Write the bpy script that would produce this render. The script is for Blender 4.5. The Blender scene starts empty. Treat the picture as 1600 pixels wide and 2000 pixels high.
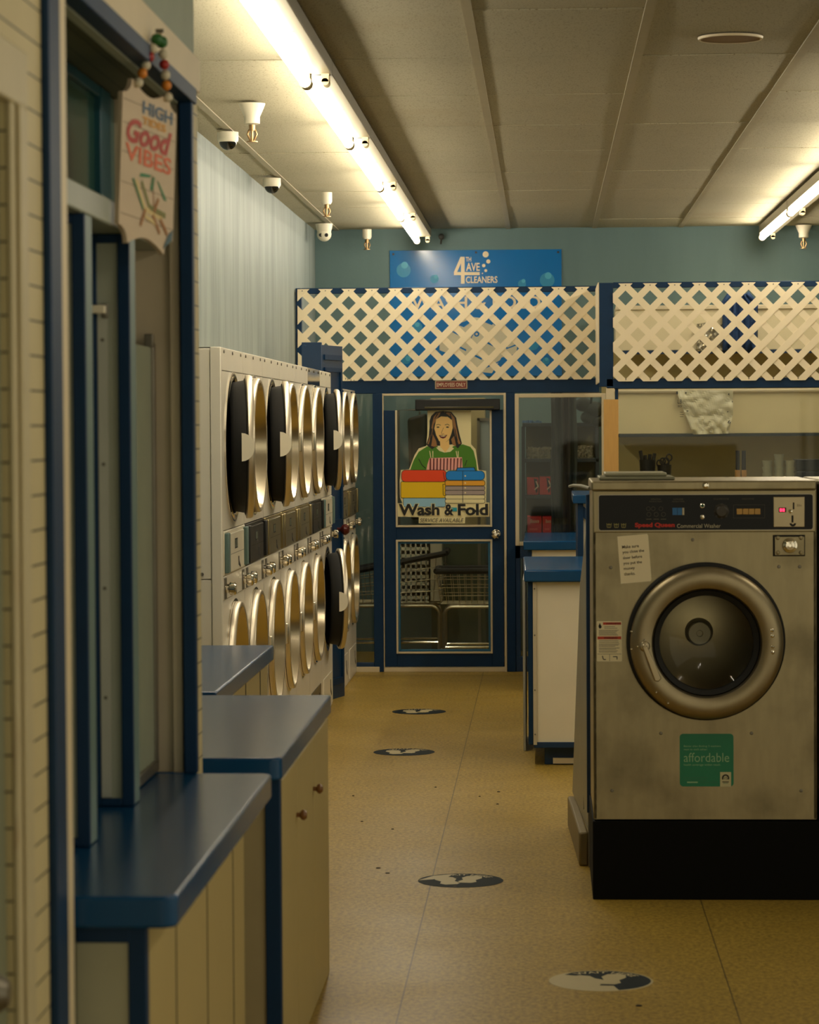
import bpy, math, random
from math import sin, cos, pi, sqrt, radians, atan, atan2
from mathutils import Vector, Matrix
random.seed(7)
S = bpy.context.scene
COL = S.collection

# ------------------------------------------------------------------ camera, light, exposure
CAM = Vector((0.0, 0.0, 1.62))
FPX, ROLL = 5500.0, 0.006
_u = (265 + 173*ROLL)/FPX; _w = (173 - 265*ROLL)/FPX
PITCH = atan(_w); YAW = atan(_u*cos(PITCH))
R0 = Vector((cos(YAW), sin(YAW), 0))
FW = Vector((-sin(YAW)*cos(PITCH), cos(YAW)*cos(PITCH), -sin(PITCH)))
U0 = R0.cross(FW)
RT = R0*cos(ROLL) - U0*sin(ROLL)
UP = U0*cos(ROLL) + R0*sin(ROLL)
cd = bpy.data.cameras.new('camera'); cam = bpy.data.objects.new('camera', cd); COL.objects.link(cam)
cam.matrix_world = Matrix(((RT.x, UP.x, -FW.x, CAM.x), (RT.y, UP.y, -FW.y, CAM.y), (RT.z, UP.z, -FW.z, CAM.z), (0, 0, 0, 1)))
cd.sensor_fit = 'VERTICAL'; cd.sensor_height = 36; cd.sensor_width = 28.8
cd.lens = FPX/2000*36
cd.dof.use_dof = True; cd.dof.focus_distance = 13.5; cd.dof.aperture_fstop = 8.0
cd.clip_end = 100
S.camera = cam
S.view_settings.view_transform = 'Standard'; S.view_settings.look = 'None'
S.view_settings.gamma = 1.0; S.view_settings.use_curve_mapping = False
S.view_settings.exposure = 1.12
TUBE = 22.0                    # fluorescent tube emission
LIGHT_RGB = (1.0, 0.90, 0.71)
wd = bpy.data.worlds.new('World'); S.world = wd; wd.use_nodes = True
bg = wd.node_tree.nodes['Background']; bg.inputs[0].default_value = (0.64, 0.58, 0.41, 1); bg.inputs[1].default_value = 0.60
S.cycles.max_bounces = 8; S.cycles.diffuse_bounces = 4; S.cycles.glossy_bounces = 4
S.cycles.transparent_max_bounces = 16; S.cycles.caustics_reflective = False; S.cycles.caustics_refractive = False
S.cycles.use_denoising = True
S.cycles.sample_clamp_indirect = 3.0

def at(x, y, X=None, Y=None, Z=None):          # photograph pixel -> point on the plane X=, Y= or Z=
    d = FW + RT*((x-800)/FPX) + UP*((1000-y)/FPX)
    t = (Y-CAM.y)/d.y if Y is not None else (X-CAM.x)/d.x if X is not None else (Z-CAM.z)/d.z
    return CAM + d*t

# ------------------------------------------------------------------ materials
def srgb(r, g, b):
    f = lambda c: (c/255/12.92) if c/255 <= .04045 else ((c/255+.055)/1.055)**2.4
    return (f(r), f(g), f(b), 1)
MATS = {}
def nd(t, kind, **kw):
    n = t.nodes.new(kind)
    for k, v in kw.items(): setattr(n, k, v)
    return n
def mat(name, rgb, rough=.5, metal=0, noise=.12, scale=9, bump=0, bscale=120, spec=.5, stretch=None, emit=None, coat=0):
    if name in MATS: return MATS[name]
    m = bpy.data.materials.new(name); m.use_nodes = True; t = m.node_tree; b = t.nodes['Principled BSDF']
    c = srgb(*rgb) if max(rgb) > 1.001 else (*rgb, 1)
    b.inputs['Roughness'].default_value = rough; b.inputs['Metallic'].default_value = metal
    b.inputs['Specular IOR Level'].default_value = spec; b.inputs['Coat Weight'].default_value = coat
    tc = nd(t, 'ShaderNodeNewGeometry'); mp = nd(t, 'ShaderNodeMapping'); t.links.new(tc.outputs['Position'], mp.inputs['Vector'])
    if stretch: mp.inputs['Scale'].default_value = stretch
    nz = nd(t, 'ShaderNodeTexNoise'); nz.inputs['Scale'].default_value = scale; nz.inputs['Detail'].default_value = 6
    t.links.new(mp.outputs[0], nz.inputs['Vector'])
    mx = nd(t, 'ShaderNodeMix', data_type='RGBA')
    mx.inputs[6].default_value = tuple(max(0, v*(1-noise)) for v in c[:3]) + (1,)
    mx.inputs[7].default_value = tuple(min(1, v*(1+noise)) for v in c[:3]) + (1,)
    t.links.new(nz.outputs['Fac'], mx.inputs[0]); t.links.new(mx.outputs[2], b.inputs['Base Color'])
    if bump:
        n2 = nd(t, 'ShaderNodeTexNoise'); n2.inputs['Scale'].default_value = bscale; t.links.new(mp.outputs[0], n2.inputs['Vector'])
        bp = nd(t, 'ShaderNodeBump'); bp.inputs['Strength'].default_value = bump; bp.inputs['Distance'].default_value = .004
        t.links.new(n2.outputs['Fac'], bp.inputs['Height']); t.links.new(bp.outputs[0], b.inputs['Normal'])
    if emit:
        b.inputs['Emission Color'].default_value = (*emit[:3], 1); b.inputs['Emission Strength'].default_value = emit[3]
    MATS[name] = m
    return m
def glass(name, tint=(.96, .98, .96), refl=.025, rough=.03):
    if name in MATS: return MATS[name]
    m = bpy.data.materials.new(name); m.use_nodes = True; t = m.node_tree
    t.nodes.remove(t.nodes['Principled BSDF']); out = t.nodes['Material Output']
    tr = nd(t, 'ShaderNodeBsdfTransparent'); tr.inputs[0].default_value = (*tint, 1)
    gl = nd(t, 'ShaderNodeBsdfGlossy'); gl.inputs['Roughness'].default_value = rough
    nz = nd(t, 'ShaderNodeTexNoise'); nz.inputs['Scale'].default_value = 3
    lw = nd(t, 'ShaderNodeLayerWeight'); lw.inputs[0].default_value = .35
    ml = nd(t, 'ShaderNodeMath', operation='MULTIPLY_ADD'); ml.inputs[1].default_value = .5; ml.inputs[2].default_value = refl
    pw = nd(t, 'ShaderNodeMath', operation='POWER'); pw.inputs[1].default_value = 3
    t.links.new(lw.outputs['Facing'], pw.inputs[0]); t.links.new(pw.outputs[0], ml.inputs[0])
    mx = nd(t, 'ShaderNodeMixShader')
    t.links.new(ml.outputs[0], mx.inputs[0]); t.links.new(tr.outputs[0], mx.inputs[1]); t.links.new(gl.outputs[0], mx.inputs[2])
    t.links.new(mx.outputs[0], out.inputs[0]); MATS[name] = m
    return m

def floor_mat():
    m = mat('vinyl floor', (172, 144, 66), rough=.32, noise=.10, scale=5, spec=.2); t = m.node_tree; b = t.nodes['Principled BSDF']
    geo = [n for n in t.nodes if n.type == 'NEW_GEOMETRY'][0]
    base = b.inputs['Base Color'].links[0].from_socket
    sp = nd(t, 'ShaderNodeTexNoise'); sp.inputs['Scale'].default_value = 95; sp.inputs['Detail'].default_value = 8; sp.inputs['Roughness'].default_value = .75
    mp = nd(t, 'ShaderNodeMapping'); mp.inputs['Scale'].default_value = (.7, .45, 1); t.links.new(geo.outputs['Position'], mp.inputs[0]); t.links.new(mp.outputs[0], sp.inputs['Vector'])
    cr = nd(t, 'ShaderNodeValToRGB'); cr.color_ramp.elements[0].position = .36; cr.color_ramp.elements[1].position = .58
    cr.color_ramp.elements[0].color = (.38, .34, .26, 1); cr.color_ramp.elements[1].color = (1.05, 1.04, 1.0, 1)
    t.links.new(sp.outputs['Fac'], cr.inputs[0])
    mu = nd(t, 'ShaderNodeMix', data_type='RGBA', blend_type='MULTIPLY'); mu.inputs[0].default_value = .95
    t.links.new(base, mu.inputs[6]); t.links.new(cr.outputs[0], mu.inputs[7])
    # seams between the vinyl sheets
    sx = nd(t, 'ShaderNodeSeparateXYZ'); t.links.new(geo.outputs['Position'], sx.inputs[0])
    def line(sock, pos, w):
        a = nd(t, 'ShaderNodeMath', operation='SUBTRACT'); a.inputs[1].default_value = pos; t.links.new(sock, a.inputs[0])
        c = nd(t, 'ShaderNodeMath', operation='ABSOLUTE'); t.links.new(a.outputs[0], c.inputs[0])
        l = nd(t, 'ShaderNodeMath', operation='LESS_THAN'); l.inputs[1].default_value = w; t.links.new(c.outputs[0], l.inputs[0])
        return l.outputs[0]
    acc = None
    for sock, pos, w, k in ((sx.outputs[0], -.41, .0022, .75), (sx.outputs[0], .52, .0022, .75), (sx.outputs[0], 1.43, .0022, .7), (sx.outputs[1], 9.86, .004, .12), (sx.outputs[1], 13.2, .006, .14), (sx.outputs[1], 8.55, .004, .1), (sx.outputs[1], 18.1, .02, .3)):
        s = nd(t, 'ShaderNodeMath', operation='MULTIPLY'); s.inputs[1].default_value = k; t.links.new(line(sock, pos, w), s.inputs[0])
        if acc is None: acc = s.outputs[0]
        else:
            q = nd(t, 'ShaderNodeMath', operation='MAXIMUM'); t.links.new(acc, q.inputs[0]); t.links.new(s.outputs[0], q.inputs[1]); acc = q.outputs[0]
    fin = nd(t, 'ShaderNodeMix', data_type='RGBA'); fin.inputs[7].default_value = (.05, .035, .02, 1)
    t.links.new(acc, fin.inputs[0]); t.links.new(mu.outputs[2], fin.inputs[6]); t.links.new(fin.outputs[2], b.inputs['Base Color'])
    n3 = nd(t, 'ShaderNodeTexNoise'); n3.inputs['Scale'].default_value = 1.7; t.links.new(geo.outputs['Position'], n3.inputs['Vector'])
    mr = nd(t, 'ShaderNodeMapRange'); mr.inputs[3].default_value = .24; mr.inputs[4].default_value = .5; t.links.new(n3.outputs['Fac'], mr.inputs[0]); t.links.new(mr.outputs[0], b.inputs['Roughness'])
    return m
def plank_mat(name, rgb, pitch, off=0.0, axis=2, w=.045):          # boards with dark grooves
    m = mat(name, rgb, rough=.55, noise=.10, scale=6, stretch=(1, 1, 1)); t = m.node_tree; b = t.nodes['Principled BSDF']
    geo = [n for n in t.nodes if n.type == 'NEW_GEOMETRY'][0]; base = b.inputs['Base Color'].links[0].from_socket
    sx = nd(t, 'ShaderNodeSeparateXYZ'); t.links.new(geo.outputs['Position'], sx.inputs[0])
    a = nd(t, 'ShaderNodeMath', operation='ADD'); a.inputs[1].default_value = 50*pitch - off; t.links.new(sx.outputs[axis], a.inputs[0])
    d = nd(t, 'ShaderNodeMath', operation='DIVIDE'); d.inputs[1].default_value = pitch; t.links.new(a.outputs[0], d.inputs[0])
    f = nd(t, 'ShaderNodeMath', operation='FRACT'); t.links.new(d.outputs[0], f.inputs[0])
    l = nd(t, 'ShaderNodeMath', operation='LESS_THAN'); l.inputs[1].default_value = w; t.links.new(f.outputs[0], l.inputs[0])
    mx = nd(t, 'ShaderNodeMix', data_type='RGBA'); mx.inputs[7].default_value = (.03, .025, .02, 1)
    t.links.new(l.outputs[0], mx.inputs[0]); t.links.new(base, mx.inputs[6]); t.links.new(mx.outputs[2], b.inputs['Base Color'])
    return m
def streak_mat(name, rgb, dark, amt=.5):                             # wall paint with vertical drip streaks
    m = mat(name, rgb, rough=.6, noise=.06, scale=3, bump=.15, bscale=60); t = m.node_tree; b = t.nodes['Principled BSDF']
    geo = [n for n in t.nodes if n.type == 'NEW_GEOMETRY'][0]; base = b.inputs['Base Color'].links[0].from_socket
    mp = nd(t, 'ShaderNodeMapping'); mp.inputs['Scale'].default_value = (3.2, 3.2, .42); t.links.new(geo.outputs['Position'], mp.inputs[0])
    nz = nd(t, 'ShaderNodeTexNoise'); nz.inputs['Scale'].default_value = 2.0; nz.inputs['Detail'].default_value = 9; nz.inputs['Roughness'].default_value = .62; t.links.new(mp.outputs[0], nz.inputs['Vector'])
    cr = nd(t, 'ShaderNodeValToRGB'); cr.color_ramp.elements[0].position = .40; cr.color_ramp.elements[1].position = .80
    cr.color_ramp.elements[0].color = (0, 0, 0, 1); cr.color_ramp.elements[1].color = (amt, amt, amt, 1); t.links.new(nz.outputs['Fac'], cr.inputs[0])
    mx = nd(t, 'ShaderNodeMix', data_type='RGBA'); mx.inputs[7].default_value = srgb(*dark)
    t.links.new(cr.outputs[0], mx.inputs[0]); t.links.new(base, mx.inputs[6]); t.links.new(mx.outputs[2], b.inputs['Base Color'])
    return m
def speck_mat(name, rgb, dark, scale=150, thr=.375):                 # acoustic tile: pinholes
    m = mat(name, rgb, rough=.8, noise=.07, scale=2.5); t = m.node_tree; b = t.nodes['Principled BSDF']
    geo = [n for n in t.nodes if n.type == 'NEW_GEOMETRY'][0]; base = b.inputs['Base Color'].links[0].from_socket
    nz = nd(t, 'ShaderNodeTexNoise'); nz.inputs['Scale'].default_value = scale; nz.inputs['Detail'].default_value = 3; t.links.new(geo.outputs['Position'], nz.inputs['Vector'])
    l = nd(t, 'ShaderNodeMath', operation='LESS_THAN'); l.inputs[1].default_value = thr; t.links.new(nz.outputs['Fac'], l.inputs[0])
    mx = nd(t, 'ShaderNodeMix', data_type='RGBA'); mx.inputs[7].default_value = srgb(*dark)
    t.links.new(l.outputs[0], mx.inputs[0]); t.links.new(base, mx.inputs[6]); t.links.new(mx.outputs[2], b.inputs['Base Color'])
    return m
def stain(m, dark, scale=4, lo=.56, hi=.75, amt=.6, stretch=(1, 1, 1)):
    t = m.node_tree; b = t.nodes['Principled BSDF']; geo = [n for n in t.nodes if n.type == 'NEW_GEOMETRY'][0]; base = b.inputs['Base Color'].links[0].from_socket
    mp = nd(t, 'ShaderNodeMapping'); mp.inputs['Scale'].default_value = stretch; t.links.new(geo.outputs['Position'], mp.inputs[0])
    nz = nd(t, 'ShaderNodeTexNoise'); nz.inputs['Scale'].default_value = scale; nz.inputs['Detail'].default_value = 7; t.links.new(mp.outputs[0], nz.inputs['Vector'])
    cr = nd(t, 'ShaderNodeValToRGB'); cr.color_ramp.elements[0].position = lo; cr.color_ramp.elements[1].position = hi
    cr.color_ramp.elements[0].color = (0, 0, 0, 1); cr.color_ramp.elements[1].color = (amt, amt, amt, 1); t.links.new(nz.outputs['Fac'], cr.inputs[0])
    mx = nd(t, 'ShaderNodeMix', data_type='RGBA'); mx.inputs[7].default_value = srgb(*dark)
    t.links.new(cr.outputs[0], mx.inputs[0]); t.links.new(base, mx.inputs[6]); t.links.new(mx.outputs[2], b.inputs['Base Color'])
    return m

BLUE = mat('blue paint', (2, 45, 80), rough=.5, spec=.3, noise=.18, scale=14, bump=.05)
BLUEW = stain(mat('worn blue paint', (5, 48, 84), rough=.42, noise=.2, scale=10, bump=.1), (70, 110, 150), scale=30, lo=.66, hi=.74, amt=.4)
BLUETOP = mat('blue laminate', (16, 70, 114), rough=.22, noise=.08, scale=20, bump=.04, bscale=300, spec=.3)
CREAM = mat('cream paint', (216, 200, 166), rough=.5, noise=.07, scale=6)
WHITE = mat('white enamel', (236, 227, 203), rough=.38, noise=.06, scale=6)
PALE = mat('pale grey paint', (170, 175, 158), rough=.5, noise=.08)
GREYTEAL = mat('grey teal paint', (96, 122, 118), rough=.45, noise=.12)
TEAL = mat('dark teal paint', (20, 78, 92), rough=.4, noise=.15)
STEEL = stain(mat('brushed steel', (.35, .295, .175), rough=.36, metal=.8, noise=.16, scale=7, stretch=(6, 6, 1.2)), (70, 62, 44), scale=6, lo=.5, hi=.8, amt=.5)
STEELD = mat('dark steel', (.22, .20, .16), rough=.4, metal=.8, noise=.2)
CHROME = mat('chrome', (.80, .74, .62), rough=.10, metal=1, noise=.04)
BRUSH = mat('brushed chrome', (.72, .66, .53), rough=.24, metal=1, noise=.06, stretch=(1, 1, 6))
BLACK = mat('black enamel', (14, 14, 13), rough=.4, noise=.2)
RUBBER = mat('black rubber', (11, 11, 10), rough=.65, noise=.2)
GLASS = glass('clear glass')
DARKGLASS = mat('smoked glass', (18, 18, 12), rough=.08, noise=.2, spec=.7)
PAPER = mat('paper', (250, 236, 200), rough=.8, noise=.04)
INK = mat('black ink', (18, 16, 14), rough=.7, noise=.05)

# ------------------------------------------------------------------ mesh builder
class Fr:                                        # a flat drawing frame: a along u, b along v, h along the normal
    def __init__(s, o, u, v):
        s.o = Vector(o); s.u = Vector(u); s.v = Vector(v); s.n = s.u.cross(s.v).normalized()
    def p(s, a, b, h=0.0): return s.o + s.u*a + s.v*b + s.n*h
_font_cache = {}
def glyphs(txt, shear=0.0, fat=0.0):
    k = (txt, shear, fat)
    if k not in _font_cache:
        c = bpy.data.curves.new('lettering', 'FONT'); c.body = txt; c.size = 1; c.shear = shear; c.offset = fat; c.fill_mode = 'FRONT'; c.resolution_u = 3
        o = bpy.data.objects.new('lettering', c); COL.objects.link(o)
        dg = bpy.context.evaluated_depsgraph_get(); dg.update()
        me = bpy.data.meshes.new_from_object(o.evaluated_get(dg))
        vs = [(v.co.x, v.co.y) for v in me.vertices]; fs = [list(p.vertices) for p in me.polygons]
        bpy.data.meshes.remove(me); bpy.data.objects.remove(o); bpy.data.curves.remove(c)
        xs = [v[0] for v in vs] or [0, 1]; ys = [v[1] for v in vs] or [0, 1]
        x0, x1, y0, y1 = min(xs), max(xs), min(ys), max(ys)
        _font_cache[k] = ([((a-x0)/(x1-x0 or 1), (b-y0)/(y1-y0 or 1)) for a, b in vs], fs)
    return _font_cache[k]
class MB:
    def __init__(s): s.v = []; s.f = []; s.m = []
    def add(s, vs, fs, m=0):
        k = len(s.v); s.v += [Vector(v) for v in vs]; s.f += [[i+k for i in f] for f in fs]; s.m += [m]*len(fs); return s
    def box(s, x0, x1, y0, y1, z0, z1, m=0):
        return s.add([(x0,y0,z0),(x1,y0,z0),(x1,y1,z0),(x0,y1,z0),(x0,y0,z1),(x1,y0,z1),(x1,y1,z1),(x0,y1,z1)],
                     [(0,3,2,1),(4,5,6,7),(0,1,5,4),(1,2,6,5),(2,3,7,6),(3,0,4,7)], m)
    def cyl(s, p0, p1, r0, r1=None, seg=20, m=0, caps=True):
        p0 = Vector(p0); p1 = Vector(p1); r1 = r0 if r1 is None else r1; ax = (p1-p0).normalized()
        a = ax.orthogonal().normalized(); b = ax.cross(a)
        c = [(a*cos(2*pi*i/seg)+b*sin(2*pi*i/seg)) for i in range(seg)]
        vs = [p0+d*r0 for d in c] + [p1+d*r1 for d in c]
        fs = [(i, (i+1) % seg, seg+(i+1) % seg, seg+i) for i in range(seg)]
        if caps: fs += [tuple(reversed(range(seg))), tuple(range(seg, 2*seg))]
        return s.add(vs, fs, m)
    def lathe(s, o, ax, prof, seg=48, m=0):      # prof: (radius, height along ax)
        o = Vector(o); ax = Vector(ax).normalized(); a = ax.orthogonal().normalized(); b = ax.cross(a); vs = []; fs = []
        n = len(prof)
        for r, h in prof:
            for i in range(seg): vs.append(o + ax*h + (a*cos(2*pi*i/seg)+b*sin(2*pi*i/seg))*max(r, 1e-5))
        for j in range(n-1):
            for i in range(seg): fs.append((j*seg+i, j*seg+(i+1) % seg, (j+1)*seg+(i+1) % seg, (j+1)*seg+i))
        return s.add(vs, fs, m)
    def tube(s, pts, r, seg=8, m=0):
        pts = [Vector(p) for p in pts]; n = len(pts); vs = []; fs = []; prev = None
        for i, p in enumerate(pts):
            t = (pts[min(i+1, n-1)] - pts[max(i-1, 0)]).normalized()
            a = t.orthogonal().normalized() if prev is None else (prev - t*prev.dot(t)).normalized()
            prev = a; b = t.cross(a)
            vs += [p + (a*cos(2*pi*k/seg)+b*sin(2*pi*k/seg))*r for k in range(seg)]
        for i in range(n-1):
            for k in range(seg): fs.append((i*seg+k, i*seg+(k+1) % seg, (i+1)*seg+(k+1) % seg, (i+1)*seg+k))
        fs += [tuple(reversed(range(seg))), tuple(range((n-1)*seg, n*seg))]
        return s.add(vs, fs, m)
    def ball(s, c, r, seg=16, m=0, sz=1.0):
        prof = [(r*sin(pi*i/10), -r*sz*cos(pi*i/10)) for i in range(11)]
        return s.lathe(c, (0, 0, 1), prof, seg, m)
    def prism(s, pts, vec, m=0):
        vec = Vector(vec); n = len(pts); vs = [Vector(p) for p in pts] + [Vector(p)+vec for p in pts]
        fs = [tuple(reversed(range(n))), tuple(range(n, 2*n))] + [(i, (i+1) % n, n+(i+1) % n, n+i) for i in range(n)]
        return s.add(vs, fs, m)
    # flat drawing
    def fpoly(s, fr, pts, h=0, m=0): return s.add([fr.p(a, b, h) for a, b in pts], [tuple(range(len(pts)))], m)
    def frect(s, fr, x0, x1, y0, y1, h=0, m=0): return s.fpoly(fr, [(x0,y0),(x1,y0),(x1,y1),(x0,y1)], h, m)
    def fell(s, fr, cx, cy, rx, ry=None, h=0, m=0, seg=32, a0=0, a1=2*pi):
        ry = rx if ry is None else ry; full = abs(a1-a0) > 6.28
        return s.fpoly(fr, [(cx+rx*cos(a0+(a1-a0)*i/seg), cy+ry*sin(a0+(a1-a0)*i/seg)) for i in range(seg if full else seg+1)], h, m)
    def fline(s, fr, pts, w, h=0, m=0):
        for (x0, y0), (x1, y1) in zip(pts, pts[1:]):
            d = sqrt((x1-x0)**2+(y1-y0)**2) or 1; nx, ny = -(y1-y0)/d*w/2, (x1-x0)/d*w/2
            s.fpoly(fr, [(x0+nx,y0+ny),(x0-nx,y0-ny),(x1-nx,y1-ny),(x1+nx,y1+ny)], h, m)
        return s
    def fring(s, fr, cx, cy, r0, r1, h=0, m=0, seg=40, a0=0, a1=2*pi):
        vs = []; fs = []
        for i in range(seg+1):
            a = a0+(a1-a0)*i/seg
            vs += [fr.p(cx+r0*cos(a), cy+r0*sin(a), h), fr.p(cx+r1*cos(a), cy+r1*sin(a), h)]
        for i in range(seg): fs.append((2*i, 2*i+1, 2*i+3, 2*i+2))
        return s.add(vs, fs, m)
    def ftext(s, fr, txt, x0, x1, y0, y1, h=0, m=0, shear=0, fat=0, rot=0, warp=None):
        vs, fs = glyphs(txt, shear, fat); out = []
        for a, b in vs:
            x = x0+(x1-x0)*a; y = y0+(y1-y0)*b
            if warp: x, y = warp(a, b)
            if rot:
                cx, cy = (x0+x1)/2, (y0+y1)/2; dx, dy = x-cx, y-cy; x = cx+dx*cos(rot)-dy*sin(rot); y = cy+dx*sin(rot)+dy*cos(rot)
            out.append(fr.p(x, y, h))
        return s.add(out, fs, m)
    def build(s, name, mats, parent=None, bevel=0, smooth=True, seg=2):
        if not isinstance(mats, (list, tuple)): mats = [mats]
        org = Vector((0, 0, 0)); q = parent
        while q is not None: org += Vector(q.location); q = q.parent
        me = bpy.data.meshes.new(name); me.from_pydata([v-org for v in s.v], [], s.f)
        for mm in mats: me.materials.append(mm)
        me.polygons.foreach_set('material_index', s.m)
        if smooth:
            me.polygons.foreach_set('use_smooth', [True]*len(s.f)); me.set_sharp_from_angle(angle=radians(38))
        me.update(); o = bpy.data.objects.new(name, me); COL.objects.link(o)
        if parent is not None: o.parent = parent
        if bevel:
            b = o.modifiers.new('bevel', 'BEVEL'); b.width = bevel; b.segments = seg; b.limit_method = 'ANGLE'; b.angle_limit = radians(40)
        return o
def box(*a): return MB().box(*a)
def tag(o, label, cat, group=None):
    o['label'] = label; o['category'] = cat
    if group: o['group'] = group
    return o
def thing(name, loc, label, cat, group=None):
    o = bpy.data.objects.new(name, None); o.empty_display_size = .1; o.location = loc; COL.objects.link(o)
    return tag(o, label, cat, group)
def struct(o): o['kind'] = 'structure'; return o
def XZ(Y): return Fr((0, Y, 0), (1, 0, 0), (0, 0, 1))      # facing the camera (-Y)
def rect_px(x0, y0, x1, y1, Y):                               # photograph rectangle on a plane Y= -> X0, X1, Z0, Z1
    a = at(x0, y1, Y=Y); b = at(x1, y0, Y=Y); return a.x, b.x, a.z, b.z
# ------------------------------------------------------------------ the room
BACK, PART, RPART, LEFT, RIGHT, BOOTH, CEIL = 20.02, 18.37, 17.5, -1.63, 3.3, -.81, 3.0
struct(box(LEFT-.3, RIGHT+.1, -1.6, BACK+.1, -.1, 0).build('floor', floor_mat()))
TILE = speck_mat('acoustic tile', (170, 162, 134), (110, 98, 66))
stain(TILE, (150, 120, 70), scale=1.1, lo=.60, hi=.78, amt=.35)
c = MB()
xs = [.355+.6095*k for k in range(-4, 6)]; ys = [9.48+1.215*k for k in range(-9, 10)]
for i in range(len(xs)-1):
    for j in range(len(ys)-1):
        y1 = min(ys[j+1], BACK); dz = random.uniform(-.001, .003); g = .004
        tl = [random.uniform(0, .0035) for _ in range(4)]
        x0, x1, y0 = xs[i]+g, xs[i+1]-g, ys[j]+g; y1 -= g
        if i == 0 and 8 < ys[j] < 11.5: tl = [.0, .002, .05, .0]         # sagging tiles near the booth corner
        c.add([(x0,y0,CEIL+dz+.004-tl[0]*.6),(x1,y0,CEIL+dz+.004-tl[1]*.6),(x1,y1,CEIL+dz+.004-tl[2]*.4),(x0,y1,CEIL+dz+.004-tl[3]*.4),
               (x0,y0,CEIL+.02),(x1,y0,CEIL+.02),(x1,y1,CEIL+.02),(x0,y1,CEIL+.02)], [(0,1,2,3),(7,6,5,4),(0,4,5,1),(1,5,6,2),(2,6,7,3),(3,7,4,0)], 0)
c.box(LEFT-.3, RIGHT+.1, -1.6, BACK+.1, CEIL+.03, CEIL+.06, 1)
struct(c.build('ceiling', [TILE, mat('ceiling void', (40, 34, 22), rough=.9)], smooth=False))
c = MB()
for x in xs: c.box(x-.017, x+.017, -1.5, BACK, CEIL-.0015, CEIL+.004)
struct(c.build('trim_1', mat('ceiling grid', (160, 150, 122), rough=.55)))
WALLB = streak_mat('blue wall', (92, 116, 116), (78, 102, 102), .5)
WALLL = streak_mat('pale blue wall', (134, 142, 138), (90, 104, 100), .9)
struct(box(LEFT-.1, RIGHT+.1, BACK, BACK+.1, 0, CEIL+.02).build('wall_back', WALLB))
struct(box(LEFT-.1, LEFT, 6.58, BACK, 0, CEIL+.02).build('wall_left', WALLL))
struct(box(RIGHT, RIGHT+.1, 7.5, BACK, 0, CEIL+.02).build('wall_right', WALLL))
sf = bpy.data.objects.new('window_added', None); sf.location = (RIGHT, 3, 0); COL.objects.link(sf); struct(sf)   # added unseen shop front; its openings let world light fill the foreground
for y in (-1.5, .3, 2.1, 3.9, 5.7, 7.44): box(RIGHT, RIGHT+.06, y, y+.06, 0, CEIL).build('post', BLUE, sf)
box(RIGHT, RIGHT+.06, -1.5, 7.5, 0, .15).build('sill_rail', BLUE, sf); box(RIGHT, RIGHT+.06, -1.5, 7.5, 2.8, CEIL).build('head_rail', BLUE, sf)
# booth: plank-clad front wall with a service window
PLANK = plank_mat('cream planks', (198, 184, 140), .0555, off=.010, w=.06)
PL = PALE
w = MB()
w.box(BOOTH-.1, BOOTH, -1.5, 3.30, 0, 2.47); w.box(BOOTH-.1, BOOTH, 3.30, 4.22, 2.11, 2.47)
w.box(BOOTH-.1, BOOTH, 4.22, 4.71, 0, 2.47); w.box(BOOTH-.027, BOOTH, 6.452, 6.58, 0, 2.38)
struct(w.build('wall_booth', PLANK, smooth=False))
w = MB(); w.box(BOOTH-.12, BOOTH-.004, -1.5, 6.56, 2.47, CEIL); w.box(LEFT-.1, BOOTH-.12, 6.50, 6.56, .0, CEIL)
struct(w.build('wall_booth_upper', mat('pale teal wall', (150, 160, 142), rough=.6), smooth=False))
struct(MB().box(-1.36, -1.32, 3.2, 6.5, 0, 2.6).build('wall_booth_inner', PALE))
struct(box(BOOTH, BOOTH+.007, 4.30, 6.59, 2.395, 2.475).build('trim_2', CREAM, bevel=.004))
struct(box(BOOTH-.025, BOOTH+.012, 4.53, 6.48, 2.358, 2.395).build('trim_3', BLUE, bevel=.003))
struct(box(BOOTH, BOOTH+.014, 4.526, 4.631, 0, 2.37).build('trim_4', BLUE, bevel=.003))
struct(box(BOOTH, BOOTH+.011, 4.631, 4.705, 0, 2.37).build('trim_5', CREAM, bevel=.003))
w = MB(); w.box(-.833, -.803, 6.42, 6.455, .82, 2.37); struct(w.build('trim_6', BLUE, bevel=.003))
w = MB(); w.box(-1.32, -.837, 6.452, 6.50, .82, 2.47); w.box(-.86, -.837, 6.438, 6.452, .82, 2.36); struct(w.build('trim_7', mat('reveal paint', (196, 182, 156), rough=.5), bevel=.002))
# dark plank soffit over the service window
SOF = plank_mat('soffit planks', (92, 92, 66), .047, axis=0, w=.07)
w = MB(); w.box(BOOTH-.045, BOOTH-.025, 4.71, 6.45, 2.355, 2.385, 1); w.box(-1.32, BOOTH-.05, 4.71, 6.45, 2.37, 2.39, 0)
struct(w.build('trim_8', [SOF, PALE]))
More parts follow.
